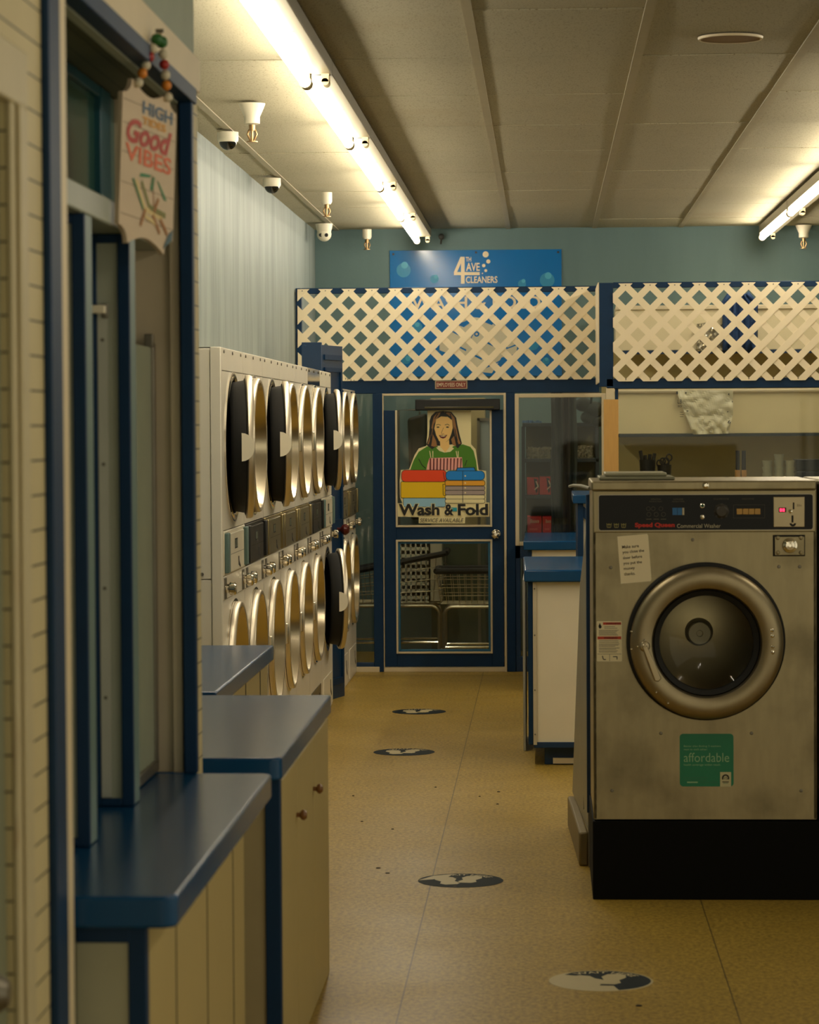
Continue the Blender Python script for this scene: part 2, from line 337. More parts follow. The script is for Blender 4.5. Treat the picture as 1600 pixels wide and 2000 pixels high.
# door at the far left edge
CAS = stain(mat('door casing', (190, 178, 142), rough=.5, noise=.1), (140, 88, 40), scale=7, lo=.60, hi=.74, amt=.6, stretch=(4, 4, .7))
w = MB(); w.box(BOOTH, BOOTH+.010, 4.22, 4.355, 0, 2.11); w.box(BOOTH, BOOTH+.0105, 3.17, 4.356, 2.11, 2.20)
w.box(BOOTH+.010, BOOTH+.018, 4.25, 4.30, 0, 2.11); w.box(BOOTH, BOOTH+.010, 3.17, 3.30, 0, 2.11)
struct(w.build('trim_9', CAS, bevel=.006))
d = struct(box(BOOTH-.05, BOOTH-.01, 3.30, 4.22, .01, 2.11).build('door_1', mat('grey door', (120, 124, 100), rough=.5, noise=.14, scale=3), bevel=.003))
MB().lathe((BOOTH-.01, 3.87, .83), (1, 0, 0), [(.001, 0), (.012, 0), (.012, .03), (.026, .04), (.028, .055), (.018, .07), (0, .072)], 20).build('door_knob', STEELD, d)
# --- service window
win = bpy.data.objects.new('window_1', None); win.location = (-.92, 5.6, .82); COL.objects.link(win); struct(win)
MB().box(-1.0, -.868, 4.71, 6.452, 2.022, 2.075).build('header', mat('header paint', (140, 146, 130), rough=.45), win, bevel=.004)
for yy in (5.30, 5.87):
    m = MB(); m.box(-.975, -.868, yy, yy+.085, .822, 2.022); m.build('mullion', GREYTEAL, win, bevel=.002)
    m = MB(); y0, y1 = yy-.014, yy
    m.box(-.891, -.866, y0, y1, .822, 2.021); m.box(-.985, -.936, y0, y1, .822, 2.021)
    m.box(-.936, -.891, y0, y1, 2.002, 2.021); m.box(-.936, -.891, y0, y1, .822, .838)
    m.build('stop_frame', BLUE, win, bevel=.002)
    m = MB(); m.box(-.936, -.891, yy-.004, yy, .838, 2.002); m.build('inset_panel', PALE, win)
    m = MB(); m.box(-.934, -.914, yy-.012, yy-.004, .84, 1.86)
    for z in (1.05, 1.28, 1.54, 1.80): m.cyl((-.924, yy-.012, z), (-.924, yy-.0135, z), .004, m=1)
    m.build('channel', [mat('aluminium', (.62, .62, .55), rough=.35, metal=.6), STEELD], win)
    m = MB(); m.box(-.945, -.915, yy-.035, yy-.010, 1.855, 1.872); m.box(-.925, -.912, yy-.02, yy-.006, 1.845, 1.875, 1); m.build('latch', [WHITE, STEELD], win, bevel=.002)
m = MB(); m.box(-.908, -.902, 5.955, 6.45, .85, 1.80); m.build('pane', mat('frosted pane', (150, 158, 138), rough=.25, noise=.1), win)
m = MB(); m.box(-.915, -.895, 6.425, 6.452, .84, 1.81); m.box(-.93, -.895, 5.95, 6.452, .824, .85); m.build('pane_frame', STEELD, win, bevel=.002)
m = MB(); m.box(-1.004, -.998, 5.39, 5.87, .86, 2.0); m.box(-1.004, -.998, 4.72, 5.30, .86, 2.0); m.build('glass', GLASS, win)
m = MB(); m.box(-.915, -.895, 6.41, 6.43, 1.80, 1.83); m.build('latch', STEELD, win, bevel=.002)
# transom over it
tr = bpy.data.objects.new('window_2', None); tr.location = (-.98, 5.6, 2.08); COL.objects.link(tr); struct(tr)
m = MB(); m.box(-1.0, -.978, 4.71, 6.452, 2.085, 2.125); m.box(-1.0, -.985, 6.34, 6.452, 2.125, 2.37); m.build('rail', GREYTEAL, tr, bevel=.003)
m = MB(); m.box(-1.0, -.975, 6.19, 6.335, 2.12, 2.37); m.box(-1.0, -.976, 4.71, 6.34, 2.345, 2.37); m.build('stile', TEAL, tr, bevel=.003)
m = MB(); m.box(-.995, -.99, 4.71, 6.19, 2.12, 2.35); m.build('pane', mat('tinted transom', (58, 92, 80), rough=.12, noise=.2, scale=3), tr)

# ------------------------------------------------------------------ blue counters of the booth
GROOVE = mat('cabinet cream', (178, 160, 108), rough=.5, noise=.07, scale=4)
def rounded_top(x0, x1, y0, y1, z0, z1, rn, rf):     # worktop with rounded right-hand corners
    pts = [(x0, y0)]
    pts += [(x1-rn+rn*sin(pi/2*i/8), y0+rn-rn*cos(pi/2*i/8)) for i in range(9)] if rn else [(x1, y0)]
    pts += [(x1-rf+rf*cos(pi/2*i/8), y1-rf+rf*sin(pi/2*i/8)) for i in range(9)] if rf else [(x1, y1)]
    pts += [(x0, y1)]
    return MB().prism([(a, b, z0) for a, b in pts], (0, 0, z1-z0))
def counter(label, x0, x1, y0, y1, face, rn, rf, seams, xt=None):
    t = thing('service_counter', ((x0+x1)/2, (y0+y1)/2, 0), label, 'counter', 'blue topped counters along the booth')
    rounded_top(xt or x0, x1, y0, y1, .765, .82, rn, rf).build('countertop', BLUETOP, t, bevel=.006, seg=3)['label'] = 'blue laminate countertop'
    return t
t = counter('nearest blue topped counter, under the service window', -.808, -.63, 4.735, 6.43, -.69, .03, .03, (), xt=-.99)
MB().box(-.808, -.70, 4.785, 6.36, 0, .765).box(-.70, -.69, 4.80, 6.36, 0, .765).build('cabinet_body', GROOVE, t, bevel=.001)
for y in (5.18, 5.66, 6.13): MB().box(-.693, -.6888, y-.003, y+.003, .0, .764).build('panel_groove', INK, t)
MB().box(-.808, -.715, 4.772, 4.785, 0, .735).build('end_panel', mat('pale panel', (176, 176, 150), rough=.5), t)
m = MB(); m.box(-.718, -.686, 4.768, 4.80, 0, .766); m.box(-.808, -.715, 4.766, 4.785, .735, .766); m.build('corner_post', BLUE, t, bevel=.002)
t = counter('middle blue topped counter with small wooden knobs on its doors', -1.62, -.637, 6.72, 8.30, -.65, .03, .01, ())
MB().box(-1.62, -.655, 6.76, 8.28, 0, .765).build('cabinet_body', GROOVE, t, bevel=.001)
for y0, y1 in ((6.785, 7.24), (7.245, 7.77), (7.775, 8.275)):
    dd = MB().box(-.655, -.645, y0, y1, .0, .755); dd = dd.build('door', mat('cabinet cream door', (180, 162, 110), rough=.5, noise=.07, scale=4), t, bevel=.003)
    if y0 < 7.3:
        k = MB(); yk = y1-.04 if y0 > 7 else y1-.03; k.lathe((-.645, yk, .615), (1, 0, 0), [(.006, 0), (.006, .008), (.013, .014), (.014, .02), (.008, .027), (0, .028)], 16); k.build('knob', mat('wooden knob', (120, 78, 36), rough=.4), dd)
MB().box(-.68, -.643, 6.745, 6.785, 0, .766).build('corner_post', BLUE, t, bevel=.002)
MB().box(-1.0, -.68, 6.752, 6.76, 0, .75).build('end_panel', mat('pale end panel', (170, 156, 118), rough=.5), t)
t = counter('farthest blue topped counter, beside the end of the dryers', -1.62, -.99, 8.40, 10.19, -1.01, 0, .01, ())
MB().box(-1.62, -1.012, 8.44, 10.16, 0, .765).build('cabinet_body', GROOVE, t, bevel=.001)
for y in (8.95, 9.42, 9.9): MB().box(-1.014, -1.010, y-.005, y+.005, 0, .764).build('panel_groove', INK, t)

# ------------------------------------------------------------------ hanging plaque
t = thing('hanging_sign', (-.807, 5.75, 1.98), 'white wooden plaque with scalloped corners hanging from coloured beads by the service window', 'sign')
du = Vector((.078, .233, 0)).normalized(); ro = radians(5); up = Vector((0, 0, 1))
uu = du*cos(ro) - up*sin(ro); vv = up*cos(ro) + du*sin(ro)
SW, SH = .246, .335
fr = Fr(Vector((-.809, 5.748, 2.148)) - uu*SW/2 - vv*SH/2, uu*SW, vv*SH)
def arc(cx, cy, rx, ry, a0, a1, n=8): return [(cx+rx*cos(radians(a0+(a1-a0)*i/n)), cy+ry*sin(radians(a0+(a1-a0)*i/n))) for i in range(n+1)]
out = arc(0, 0, .16, .10, 90, 0)[::1] + [(.22, .02)] + [(.22+.56*i/8, .02+.045*sin(pi*i/8)) for i in range(1, 8)] + [(.78, .02)] + arc(1, 0, .16, .10, 180, 90)
out += arc(1, 1, .16, .10, 270, 180) + [(.78-.56*i/8, .985-.055*sin(pi*i/8)) for i in range(9)] + arc(0, 1, .16, .10, 0, -90)
m = MB(); m.prism([fr.p(a, b, 0) for a, b in out], fr.n*-.010, 0)
H = .0006
for b in (.17, .36, .545, .72, .86): m.fline(fr, [(.02, b), (.98, b)], .004, H, 1)
fr2 = Fr(fr.p(0, 0, H*2), fr.u, fr.v)
m.ftext(fr2, 'HIGH', .36, .92, .815, .895, 0, 2, fat=.03)
m.ftext(fr2, 'TIDES', .36, .80, .752, .80, H*.5, 3, fat=.03)
m.ftext(fr2, 'Good', .08, .92, .61, .765, 0, 4, shear=.35, fat=.035)
m.ftext(fr2, 'VIBES', .07, .92, .50, .605, 0, 5, fat=.02)
for q in ([(.34, .425), (.52, .44), (.56, .46), (.36, .45)], [(.54, .37), (.60, .365), (.62, .455), (.57, .45)], [(.66, .44), (.70, .43), (.86, .335), (.80, .335)]): m.fpoly(fr2, q, 0, 6)
m.fline(fr2, [(.58, .46), (.62, .27)], .012, 0, 7)
m.fline(fr2, [(.28, .40), (.46, .24), (.78, .22)], .035, 0, 8); m.fline(fr2, [(.38, .40), (.54, .26), (.84, .24)], .035, 0, 9)
m.fline(fr2, [(.22, .40), (.42, .235)], .02, H, 6)
m.fline(fr2, [(.46, .24), (.38, .13)], .03, H, 7); m.fline(fr2, [(.60, .22), (.74, .12)], .03, H, 7); m.fline(fr2, [(.74, .21), (.88, .13)], .03, H, 7); m.fline(fr2, [(.62, .24), (.70, .33)], .03, H, 7); m.fline(fr2, [(.46, .20), (.66, .17)], .025, H, 8)
m.fpoly(fr2, [(.80, .03), (.97, .10), (.985, .17), (.90, .13)], H, 10)
m.build('plaque', [mat('whitewashed board', (206, 186, 160), rough=.6, noise=.08, stretch=(1, 1, 3)), mat('board gap', (120, 100, 80), rough=.7), mat('blue lettering', (64, 92, 118), rough=.5), mat('yellow lettering', (214, 150, 40), rough=.5), mat('red lettering', (176, 52, 34), rough=.5), mat('orange lettering', (214, 96, 48), rough=.5), mat('green print', (30, 120, 70), rough=.5), mat('brown print', (160, 104, 40), rough=.5), mat('cream print', (214, 190, 130), rough=.5), mat('olive print', (120, 120, 50), rough=.5), mat('slate print', (70, 96, 104), rough=.5)], t, smooth=False)
nail = Vector((BOOTH+.03, 5.74, 2.425))
m = MB(); m.cyl((BOOTH+.02, nail.y, nail.z), nail+Vector((.006, 0, 0)), .004); m.build('nail', STEELD, t)
for a, b in ((.22, .965), (.80, .955)):
    e = fr.p(a, b, .004); MB().tube([nail, nail.lerp(e, .5), e], .0012, 6).build('cord', mat('twine', (150, 120, 70), rough=.9), t)
    for k, (f, cn, cc) in enumerate(((.16, 'green bead', (34, 96, 40)), (.33, 'white bead', (206, 196, 170)), (.48, 'red bead', (160, 36, 28)), (.63, 'white bead', (206, 196, 170)), (.78, 'orange bead', (214, 130, 40)), (.95, 'white bead', (206, 196, 170)))):
        m = MB(); m.ball(nail.lerp(e, f), .0105 if k else .0125, 14)
        bd = m.build('bead', mat(cn, cc, rough=.45), t); bd['label'] = cn
# ------------------------------------------------------------------ stack dryers along the left wall
DX = -1.24                                        # plane of the dryer fronts
DWHITE = mat('dryer enamel', (238, 230, 212), rough=.32, noise=.06, scale=5, spec=.55)
DGAL = mat('galvanised drum', (.34, .30, .20), rough=.45, metal=.7, noise=.25, scale=12)
BRONZE = mat('bronze panel', (.34, .27, .13), rough=.28, metal=.8, noise=.15)
MIRROR = mat('polished steel', (.66, .60, .48), rough=.09, metal=1, noise=.05)
def hole_plate(m, y0, y1, z0, z1, cy, cz, r, x, seg=48, mi=0):     # flat panel in the plane X=x with a round hole
    vs = []; fs = []
    for i in range(seg):
        a = 2*pi*i/seg; dy, dz = cos(a), sin(a)
        t = min([(q-c)/d for q, c, d in ((y1, cy, dy), (y0, cy, dy)) if abs(d) > 1e-6 and (q-c)/d > 0] + [(q-c)/d for q, c, d in ((z1, cz, dz), (z0, cz, dz)) if abs(d) > 1e-6 and (q-c)/d > 0])
        vs += [(x, cy+r*dy, cz+r*dz), (x, cy+t*dy, cz+t*dz)]
    for i in range(seg): j = (i+1) % seg; fs.append((2*i, 2*i+1, 2*j+1, 2*j))
    for (yy, zz) in ((y0, z0), (y1, z0), (y1, z1), (y0, z1)):           # square off the four corners
        a = atan2(zz-cz, yy-cy) % (2*pi); i = int(a/(2*pi)*seg); j = (i+1) % seg
        k = len(vs); vs.append((x, yy, zz)); fs.append((2*i+1, k, 2*j+1))
    return m.add(vs, fs, mi)
RD = .285
RINGM = mat('door ring steel bright', (.66, .57, .41), rough=.22, metal=1, noise=.05)
DRIM = mat('door rim steel', (.72, .64, .50), rough=.36, metal=.9, noise=.06)
def dryer_door(t, yc, zc, ajar, dark=False):
    """round door hinged on its far side; the dish sits in the drum mouth"""
    hy = yc+RD+.01; hx = DX+.012; a = radians(ajar)
    rot = lambda p: Vector((hx+(p.x-hx)*cos(a)-(p.y-hy)*sin(a), hy+(p.x-hx)*sin(a)+(p.y-hy)*cos(a), p.z))
    def fin(m, name, mats, par, **k):
        m.v = [rot(v) for v in m.v]; return m.build(name, mats, par, **k)
    o = (DX+.004, yc, zc); X = (1, 0, 0)
    m = MB(); m.lathe(o, X, [(RD-.012, 0), (RD, .004), (RD, .020), (RD-.004, .027), (RD-.012, .029), (RD-.020, .026)], 64)
    d = fin(m, 'upper_door' if zc > 1 else 'lower_door', DRIM, t)
    m = MB(); m.lathe(o, X, [(RD-.020, .026), (RD-.046, -.058)], 64); fin(m, 'door_ring', RINGM, d)
    m = MB(); m.lathe(o, X, [(RD-.046, -.058), (RD-.07, -.056), (RD-.09, -.050), (.08, -.044), (0, -.044)], 64); fin(m, 'door_glass', DARKGLASS, d)
    m = MB(); m.lathe(o, X, [(RD-.012, 0), (RD-.022, -.004), (RD-.030, -.050), (RD-.045, -.064), (0, -.064)], 64); fin(m, 'door_gasket', RUBBER, d)
    if ajar:
        m = MB(); m.prism([Vector((DX-.02, yc-RD-.001, zc)) + Vector((.05*sin(b), 0, .055*cos(b))) for b in [pi*i/12 for i in range(13)]], (0, .006, 0)); fin(m, 'door_tab', WHITE, d)
    else:
        m = MB(); m.box(DX+.002, DX+.026, yc-RD-.022, yc-RD+.006, zc-.05, zc+.05); fin(m, 'door_tab', BRUSH, d, bevel=.004)
    return d
def dryer(yc, label, panel, aj_u, aj_l, cap=WHITE, ztop=1.92, w=.394):
    t = thing('stack_dryer', (DX-.19, yc, 0), label, 'tumble dryer', 'stacked tumble dryers along the left wall')
    y0, y1 = yc-w, yc+w; xb = LEFT+.004
    m = MB(); m.box(xb, DX-.002, y0, y0+.012, 0, ztop); m.box(xb, DX-.002, y1-.012, y1, 0, ztop); m.box(xb, DX-.002, y0, y1, ztop-.012, ztop)
    m.box(xb, xb+.01, y0, y1, 0, ztop); m.box(xb, DX-.002, y0, y1, 0, .012)
    m.build('cabinet', DWHITE, t)
    for zc, za, zb in ((1.535, 1.215, 1.83), (.635, .0, .945)):
        m = MB(); hole_plate(m, y0+.001, y1-.001, max(za, .012), zb, yc, zc, RD-.02, DX)
        m.build('front_panel', DWHITE, t)
        m = MB(); m.lathe((DX, yc, zc), (-1, 0, 0), [(RD-.02, -.006), (RD-.02, .10), (RD+.03, .11), (RD+.03, .33), (0, .33)], 48); m.build('drum', DGAL, t)
        m = MB(); m.lathe((DX, yc, zc), (1, 0, 0), [(RD+.012, 0), (RD+.012, .006), (RD-.006, .008), (RD-.02, 0)], 48); m.build('opening_rim', CHROME, t)
    m = MB(); m.box(DX-.03, DX, y0+.001, y1-.001, 1.832, ztop-.001)
    for k in (.12, .5, .88): m.cyl((DX, y0+2*w*k, 1.905), (DX+.004, y0+2*w*k, 1.905), .007, m=1, seg=10)
    m.build('top_panel', [cap, STEELD], t, bevel=.002)
    dryer_door(t, yc, 1.535, aj_u); dryer_door(t, yc, .635, aj_l)
    # coin box panel between the two doors
    fx = Fr((DX, yc, 0), (0, 1, 0), (0, 0, 1))
    pm, im = panel
    m = MB(); m.box(DX-.02, DX+.006, y0+.02, y1-.02, 1.04, 1.212); b = m.build('control_panel', pm, t, bevel=.003)
    m = MB(); m.box(DX+.006, DX+.018, yc-.27, yc+.22, 1.048, 1.20); k = m.build('coin_box', im, b, bevel=.003)
    f2 = Fr((DX+.0185, yc, 0), (0, 1, 0), (0, 0, 1)); m = MB()
    m.frect(f2, -.12, -.02, 1.135, 1.175, 0, 0); m.frect(f2, -.10, -.07, 1.14, 1.17, .0005, 1); m.frect(f2, -.05, -.03, 1.14, 1.17, .0005, 1)
    m.fpoly(f2, [(.0, 1.10), (.035, 1.10), (.04, 1.08), (.09, 1.058), (.08, 1.052), (.005, 1.066)], 0, 0); m.frect(f2, -.26, .21, 1.118, 1.1195, 0, 0)
    m.build('coin_slots', [INK, mat('display grey', (120, 130, 110), rough=.4)], k)
    for sy in (-.335, .335): MB().box(DX+.006, DX+.022, yc+sy-.035, yc+sy+.035, 1.05, 1.205).build('control_trim', GREYTEAL if pm is WHITE else pm, b, bevel=.004)
    m = MB(); m.box(DX-.02, DX+.002, y0+.001, y1-.001, .947, 1.036); m.build('lower_fascia', DWHITE, t, bevel=.002)
    for sy in (-.33, .31):
        m = MB(); m.box(DX+.002, DX+.006, yc+sy-.03, yc+sy+.03, .95, 1.03); p = m.build('knob_plate', STEELD, t)
        m = MB(); m.lathe((DX+.006, yc+sy, .99), (1, 0, 0), [(.018, 0), (.018, .012), (.026, .016), (.026, .034), (.02, .040), (0, .041)], 20); m.build('knob', CHROME, p)
    m = MB(); m.box(DX-.001, DX+.004, yc-.3, yc+.3, .02, .20)
    m.fpoly(Fr((DX+.0045, yc, 0), (0, 1, 0), (0, 0, 1)), [(.16, .16), (.2, .16), (.21, .11), (.26, .07), (.24, .06), (.17, .09)], 0, 1); m.build('kick_panel', [DWHITE if pm is not BLACK else STEELD, INK], t)
    return t
CONTROL_W = (WHITE, WHITE); CONTROL_K = (BLACK, mat('black coin box', (24, 22, 18), rough=.4, noise=.2)); CONTROL_B = (BRONZE, mat('bronze coin box', (.24, .21, .12), rough=.35, metal=.7, noise=.2))
for i, (lab, pan, au, al, cap) in enumerate((
        ('nearest stacked dryer, its upper round door ajar and controls white, behind the counters', CONTROL_W, 8.5, 0, DWHITE),
        ('second stacked dryer from the counters, with a black coin panel', CONTROL_K, 0, 0, DWHITE),
        ('third stacked dryer from the counters, bronze coin panel and upper door ajar', CONTROL_B, 8.5, 0, DWHITE),
        ('fourth stacked dryer from the counters, bronze coin panel and both doors shut', CONTROL_B, 0, 0, DWHITE),
        ('fifth stacked dryer from the counters, third of the bronze coin panels', CONTROL_B, 0, 0, DWHITE),
        ('sixth stacked dryer from the counters, mirror-bright cap strip and black coin panel', CONTROL_K, 0, 0, MIRROR),
        ('last stacked dryer before the narrow blue door, both round doors ajar', CONTROL_W, 8.5, 11, WHITE))):
    dryer(10.75+.395+.791*i, lab, pan, au, al, cap)
for i, lab in enumerate(('first stacked dryer past the narrow blue door', 'farthest stacked dryer, against the blue partition')):
    dryer(16.80+.39+.775*i, lab, CONTROL_B, 0, 0, DWHITE, ztop=1.84, w=.386)
# galvanised end of the row: sheet panels
t = thing('dryer_end_panel', (-1.43, 10.735, 0), 'cream sheet metal end panel closing the near end of the dryer row', 'panel')
MB().box(LEFT+.01, DX-.04, 10.72, 10.745, 1.032, 1.915).build('upper_sheet', DWHITE, t, bevel=.002)
MB().box(LEFT+.01, DX-.04, 10.72, 10.745, .0, 1.028).build('lower_sheet', DWHITE, t, bevel=.002)
m = MB(); m.box(DX-.037, DX+.004, 10.71, 10.75, 0, 1.92); m.build('corner_strip', DWHITE, t, bevel=.004)
m = MB(); m.cyl((DX-.075, 10.719, 1.05), (DX-.075, 10.714, 1.05), .007, seg=10); m.build('screw', STEELD, t)
# narrow blue service door between the dryer banks
t = thing('narrow_door', (-1.35, 16.5, 0), 'narrow worn blue panelled door standing between the two banks of dryers', 'door')
MB().box(-1.414, -1.298, 16.36, 16.40, 0, 2.10).build('side_board', BLUEW, t, bevel=.003)
a = Vector((-1.298, 16.38, 0)); b = Vector((-1.205, 16.76, 0)); e = (b-a); nn = Vector((e.y, -e.x, 0)).normalized()
F = Fr(a, e, (0, 0, 1)); m = MB(); m.prism([a, b, b-nn*.04, a-nn*.04], (0, 0, 2.085)); dr = m.build('door_leaf', BLUEW, t)
m = MB()
for (x0, x1, z0, z1) in ((.08, .92, 1.93, 1.955), (.08, .92, 2.0, 2.03), (.08, .16, .1, 1.94), (.84, .92, .1, 1.94), (.08, .92, .08, .12), (.08, .92, 1.0, 1.06)):
    m.prism([F.p(x0, z0), F.p(x1, z0), F.p(x1, z1), F.p(x0, z1)], nn*.010)
m.build('moulding', BLUE, dr)
k = F.p(.62, 1.0); MB().lathe(k, nn, [(.012, 0), (.012, .03), (.03, .045), (.034, .06), (.022, .078), (0, .08)], 20).build('knob', mat('dark red knob', (90, 30, 22), rough=.3), dr)

# ------------------------------------------------------------------ blue partition with the employees' door
Yp = PART
w = MB(); w.box(LEFT+.005, -1.588, Yp, Yp+.05, 1.90, 2.512); struct(w.build('trim_10', BLUE, bevel=.003))
struct(MB().box(-1.588, .352, Yp, Yp+.04, 2.475, 2.512).build('trim_11', BLUE, bevel=.003))
struct(MB().box(LEFT+.005, .352, Yp, Yp+.06, 1.821, 1.912).build('trim_12', BLUE, bevel=.003))
struct(MB().box(-1.125, -1.061, Yp-.01, Yp+.07, 0, 1.821).build('trim_13', BLUE, bevel=.003))
struct(MB().box(-.254, -.197, Yp-.01, Yp+.07, 0, 1.821).build('trim_14', BLUE, bevel=.003))
m = MB(); m.box(-.27, -.255, Yp-.014, Yp+.05, .0, 1.821); m.box(-1.061, -1.055, Yp-.012, Yp+.05, 0, 1.821); m.box(-1.055, -.27, Yp+.0, Yp+.05, 1.806, 1.821)
struct(m.build('trim_15', CREAM, bevel=.002))
m = MB(); m.box(-1.061, -.25, Yp-.005, Yp+.09, .0, .03); m.box(-1.25, -1.09, Yp-.02, Yp, 0, .034); struct(m.build('baseboard_back', CREAM, bevel=.002))
p3 = bpy.data.objects.new('window_3', None); p3.location = (-1.18, Yp+.03, 0); COL.objects.link(p3); struct(p3)
MB().box(-1.27, -1.125, Yp+.025, Yp+.031, .05, 1.821).build('glass', GLASS, p3)
m = MB(); m.box(-1.27, -1.125, Yp, Yp+.05, .034, .06); m.box(-1.62, -1.27, Yp, Yp+.05, .034, 1.821); m.build('frame', BLUEW, p3, bevel=.002)
# door leaf
dz0, dz1 = .034, 1.711
door = bpy.data.objects.new('door_2', None); door.location = (-.66, Yp, 0); COL.objects.link(door); struct(door)
m = MB(); m.box(-1.053, -.974, Yp-.005, Yp+.035, dz0, dz1); m.box(-.352, -.274, Yp-.005, Yp+.035, dz0, dz1)
m.box(-.974, -.352, Yp-.005, Yp+.035, .862, .952); m.box(-.974, -.352, Yp-.005, Yp+.035, dz0, .124)
m.build('leaf', BLUE, door, bevel=.002)
def ring_frame(m, x0, x1, z0, z1, w, y0, y1, mi=0, top=True):
    m.box(x0, x0+w, y0, y1, z0, z1, mi); m.box(x1-w, x1, y0, y1, z0, z1, mi); m.box(x0+w, x1-w, y0, y1, z0, z0+w, mi)
    if top: m.box(x0+w, x1-w, y0, y1, z1-w, z1, mi)
m = MB(); ring_frame(m, -.978, -.348, .948, 1.711, .013, Yp-.014, Yp-.004, top=False); ring_frame(m, -.978, -.348, .120, .866, .013, Yp-.014, Yp-.004)
m.build('glazing_bead', CREAM, door, bevel=.002)
m = MB(); ring_frame(m, -.965, -.361, .133, .853, .014, Yp+.0, Yp+.02); m.build('inner_bead', mat('teal blue bead', (28, 96, 130), rough=.4), door, bevel=.002)
MB().box(-.972, -.354, Yp+.012, Yp+.017, .955, 1.80).build('upper_glass', GLASS, door)
MB().box(-.972, -.354, Yp+.012, Yp+.017, .128, .858).build('lower_glass', GLASS, door)
q = at(969, 1043, Y=Yp); m = MB(); m.lathe((q.x, Yp-.005, q.z), (0, -1, 0), [(.031, 0), (.033, .006), (.030, .012), (.013, .016), (.013, .034), (.026, .044), (.029, .058), (.022, .070), (.009, .072), (.009, .069), (0, .069)], 28); m.build('door_knob', CHROME, door)
x0, x1, z0, z1 = rect_px(812, 779, 977, 802, Yp)
t = thing('door_closer', (-.57, Yp-.03, z0), 'black box mounted across the top of the blue employees door', 'door closer')
MB().box(x0, x1, Yp-.06, Yp-.006, z0, z1).build('housing', BLACK, t, bevel=.006); MB().box(x0+.06, x1-.04, Yp-.066, Yp-.06, z0+.012, z0+.024).build('highlight_bar', mat('olive bar', (70, 62, 26), rough=.35), t, bevel=.003)
# employees only plate
x0, x1, z0, z1 = rect_px(850, 743, 913, 760, Yp); F = XZ(Yp-.0125)
t = thing('name_plate', ((x0+x1)/2, Yp-.005, z0), 'small red EMPLOYEES ONLY plate on the blue beam over the door', 'sign')
MB().box(x0, x1, Yp-.009, Yp, z0, z1).build('plate', mat('plate edge', (170, 150, 120), rough=.4), t, bevel=.001)
m = MB(); m.frect(F, x0+.007, x1-.007, z0+.006, z1-.006, -.003, 0); m.ftext(F, 'EMPLOYEES ONLY', x0+.012, x1-.012, z0+.015, z1-.015, 0, 1, fat=.012); m.build('lettering', [mat('sign red', (128, 40, 26), rough=.45), mat('sign cream', (226, 200, 170), rough=.5)], t, smooth=False)

# ------------------------------------------------------------------ lattice screens
def clip(poly, x0, x1, z0, z1):
    for ax, lim, sg in ((0, x0, 1), (0, x1, -1), (1, z0, 1), (1, z1, -1)):
        out = []
        for i in range(len(poly)):
            a, b = poly[i], poly[(i+1) % len(poly)]; da, db = sg*(a[ax]-lim), sg*(b[ax]-lim)
            if da >= 0: out.append(a)
            if (da >= 0) != (db >= 0): k = da/(da-db); out.append((a[0]+(b[0]-a[0])*k, a[1]+(b[1]-a[1])*k))
        poly = out
        if not poly: return []
    return poly
LAT = stain(mat('lattice plastic', (246, 230, 196), rough=.45, noise=.05), (150, 90, 40), scale=5, lo=.70, hi=.78, amt=.4)
def lattice(label, x0, x1, z0, z1, Y, cx, cz, p, sw):
    t = thing('lattice_panel', ((x0+x1)/2, Y, z0), label, 'lattice')
    hw = sw/sqrt(2); L = x1-x0+z1-z0+2
    for nm, s, ya in (('rising_slats', 1, Y-.012), ('falling_slats', -1, Y-.006)):
        m = MB(); n = int(L/p)+2
        for k in range(-n, n):
            c = cx + k*p
            q = [(c-hw-L, cz-s*L), (c+hw-L, cz-s*L), (c+hw+L, cz+s*L), (c-hw+L, cz+s*L)]
            q = clip(q, x0, x1, z0, z1)
            if len(q) >= 3:
                if s < 0: q = q
                m.prism([(a, ya, b) for a, b in q], (0, .006, 0))
        m.build(nm, LAT, t, smooth=False)
    m = MB(); k = 0
    x = cx - p*40
    while x < x1:
        if x > x0+.02: m.cyl((x, Y-.012, z1-.012), (x, Y-.0145, z1-.012), .004, seg=8); m.cyl((x, Y-.012, z0+.012), (x, Y-.0145, z0+.012), .004, seg=8)
        x += p
    m.build('screw_heads', STEELD, t)
a = at(582, 742, Y=Yp-.02); b = at(1168, 564, Y=Yp-.02); tip = at(635.6, 566, Y=Yp-.02)
lattice('white lattice screen above the blue employees door', a.x, b.x, 1.905, 2.505, Yp-.006, tip.x, 2.488, .1519, .043)
tip = at(1222, 553, Y=RPART-.02); a = at(1198, 741, Y=RPART-.02)
lattice('white lattice screen at right, above the serving hatch', a.x, 3.29, 1.877, 2.482, RPART-.006, tip.x, 2.468, .1515, .042)
# right partition, nearer than the door wall
struct(MB().box(.336, .424, RPART, RPART+.09, 1.845, 2.487).build('trim_16', BLUE, bevel=.003))
struct(MB().box(.424, 3.295, RPART, RPART+.04, 2.455, 2.490).build('trim_17', BLUE, bevel=.003))
struct(MB().box(.38, 3.295, RPART, RPART+.06, 1.832, 1.895).build('trim_18', BLUE, bevel=.003))
struct(MB().box(.33, .337, RPART+.0, Yp, 1.87, 2.49).build('trim_19', CREAM))
x0, x1, z0, z1 = rect_px(1180, 780, 1208, 940, RPART)
struct(MB().box(x0, x1, RPART, RPART+.09, .0, z1).build('trim_20', mat('raw pine', (206, 160, 88), rough=.6, noise=.12, stretch=(8, 8, 1)), bevel=.003))
struct(MB().box(x0+.015, x1-.025, RPART+.0, RPART+.05, z1, 1.84).build('trim_21', CREAM))
struct(MB().box(x1-.02, x1, RPART+.01, RPART+.06, z1-.05, 1.84).build('trim_22', BLUE))

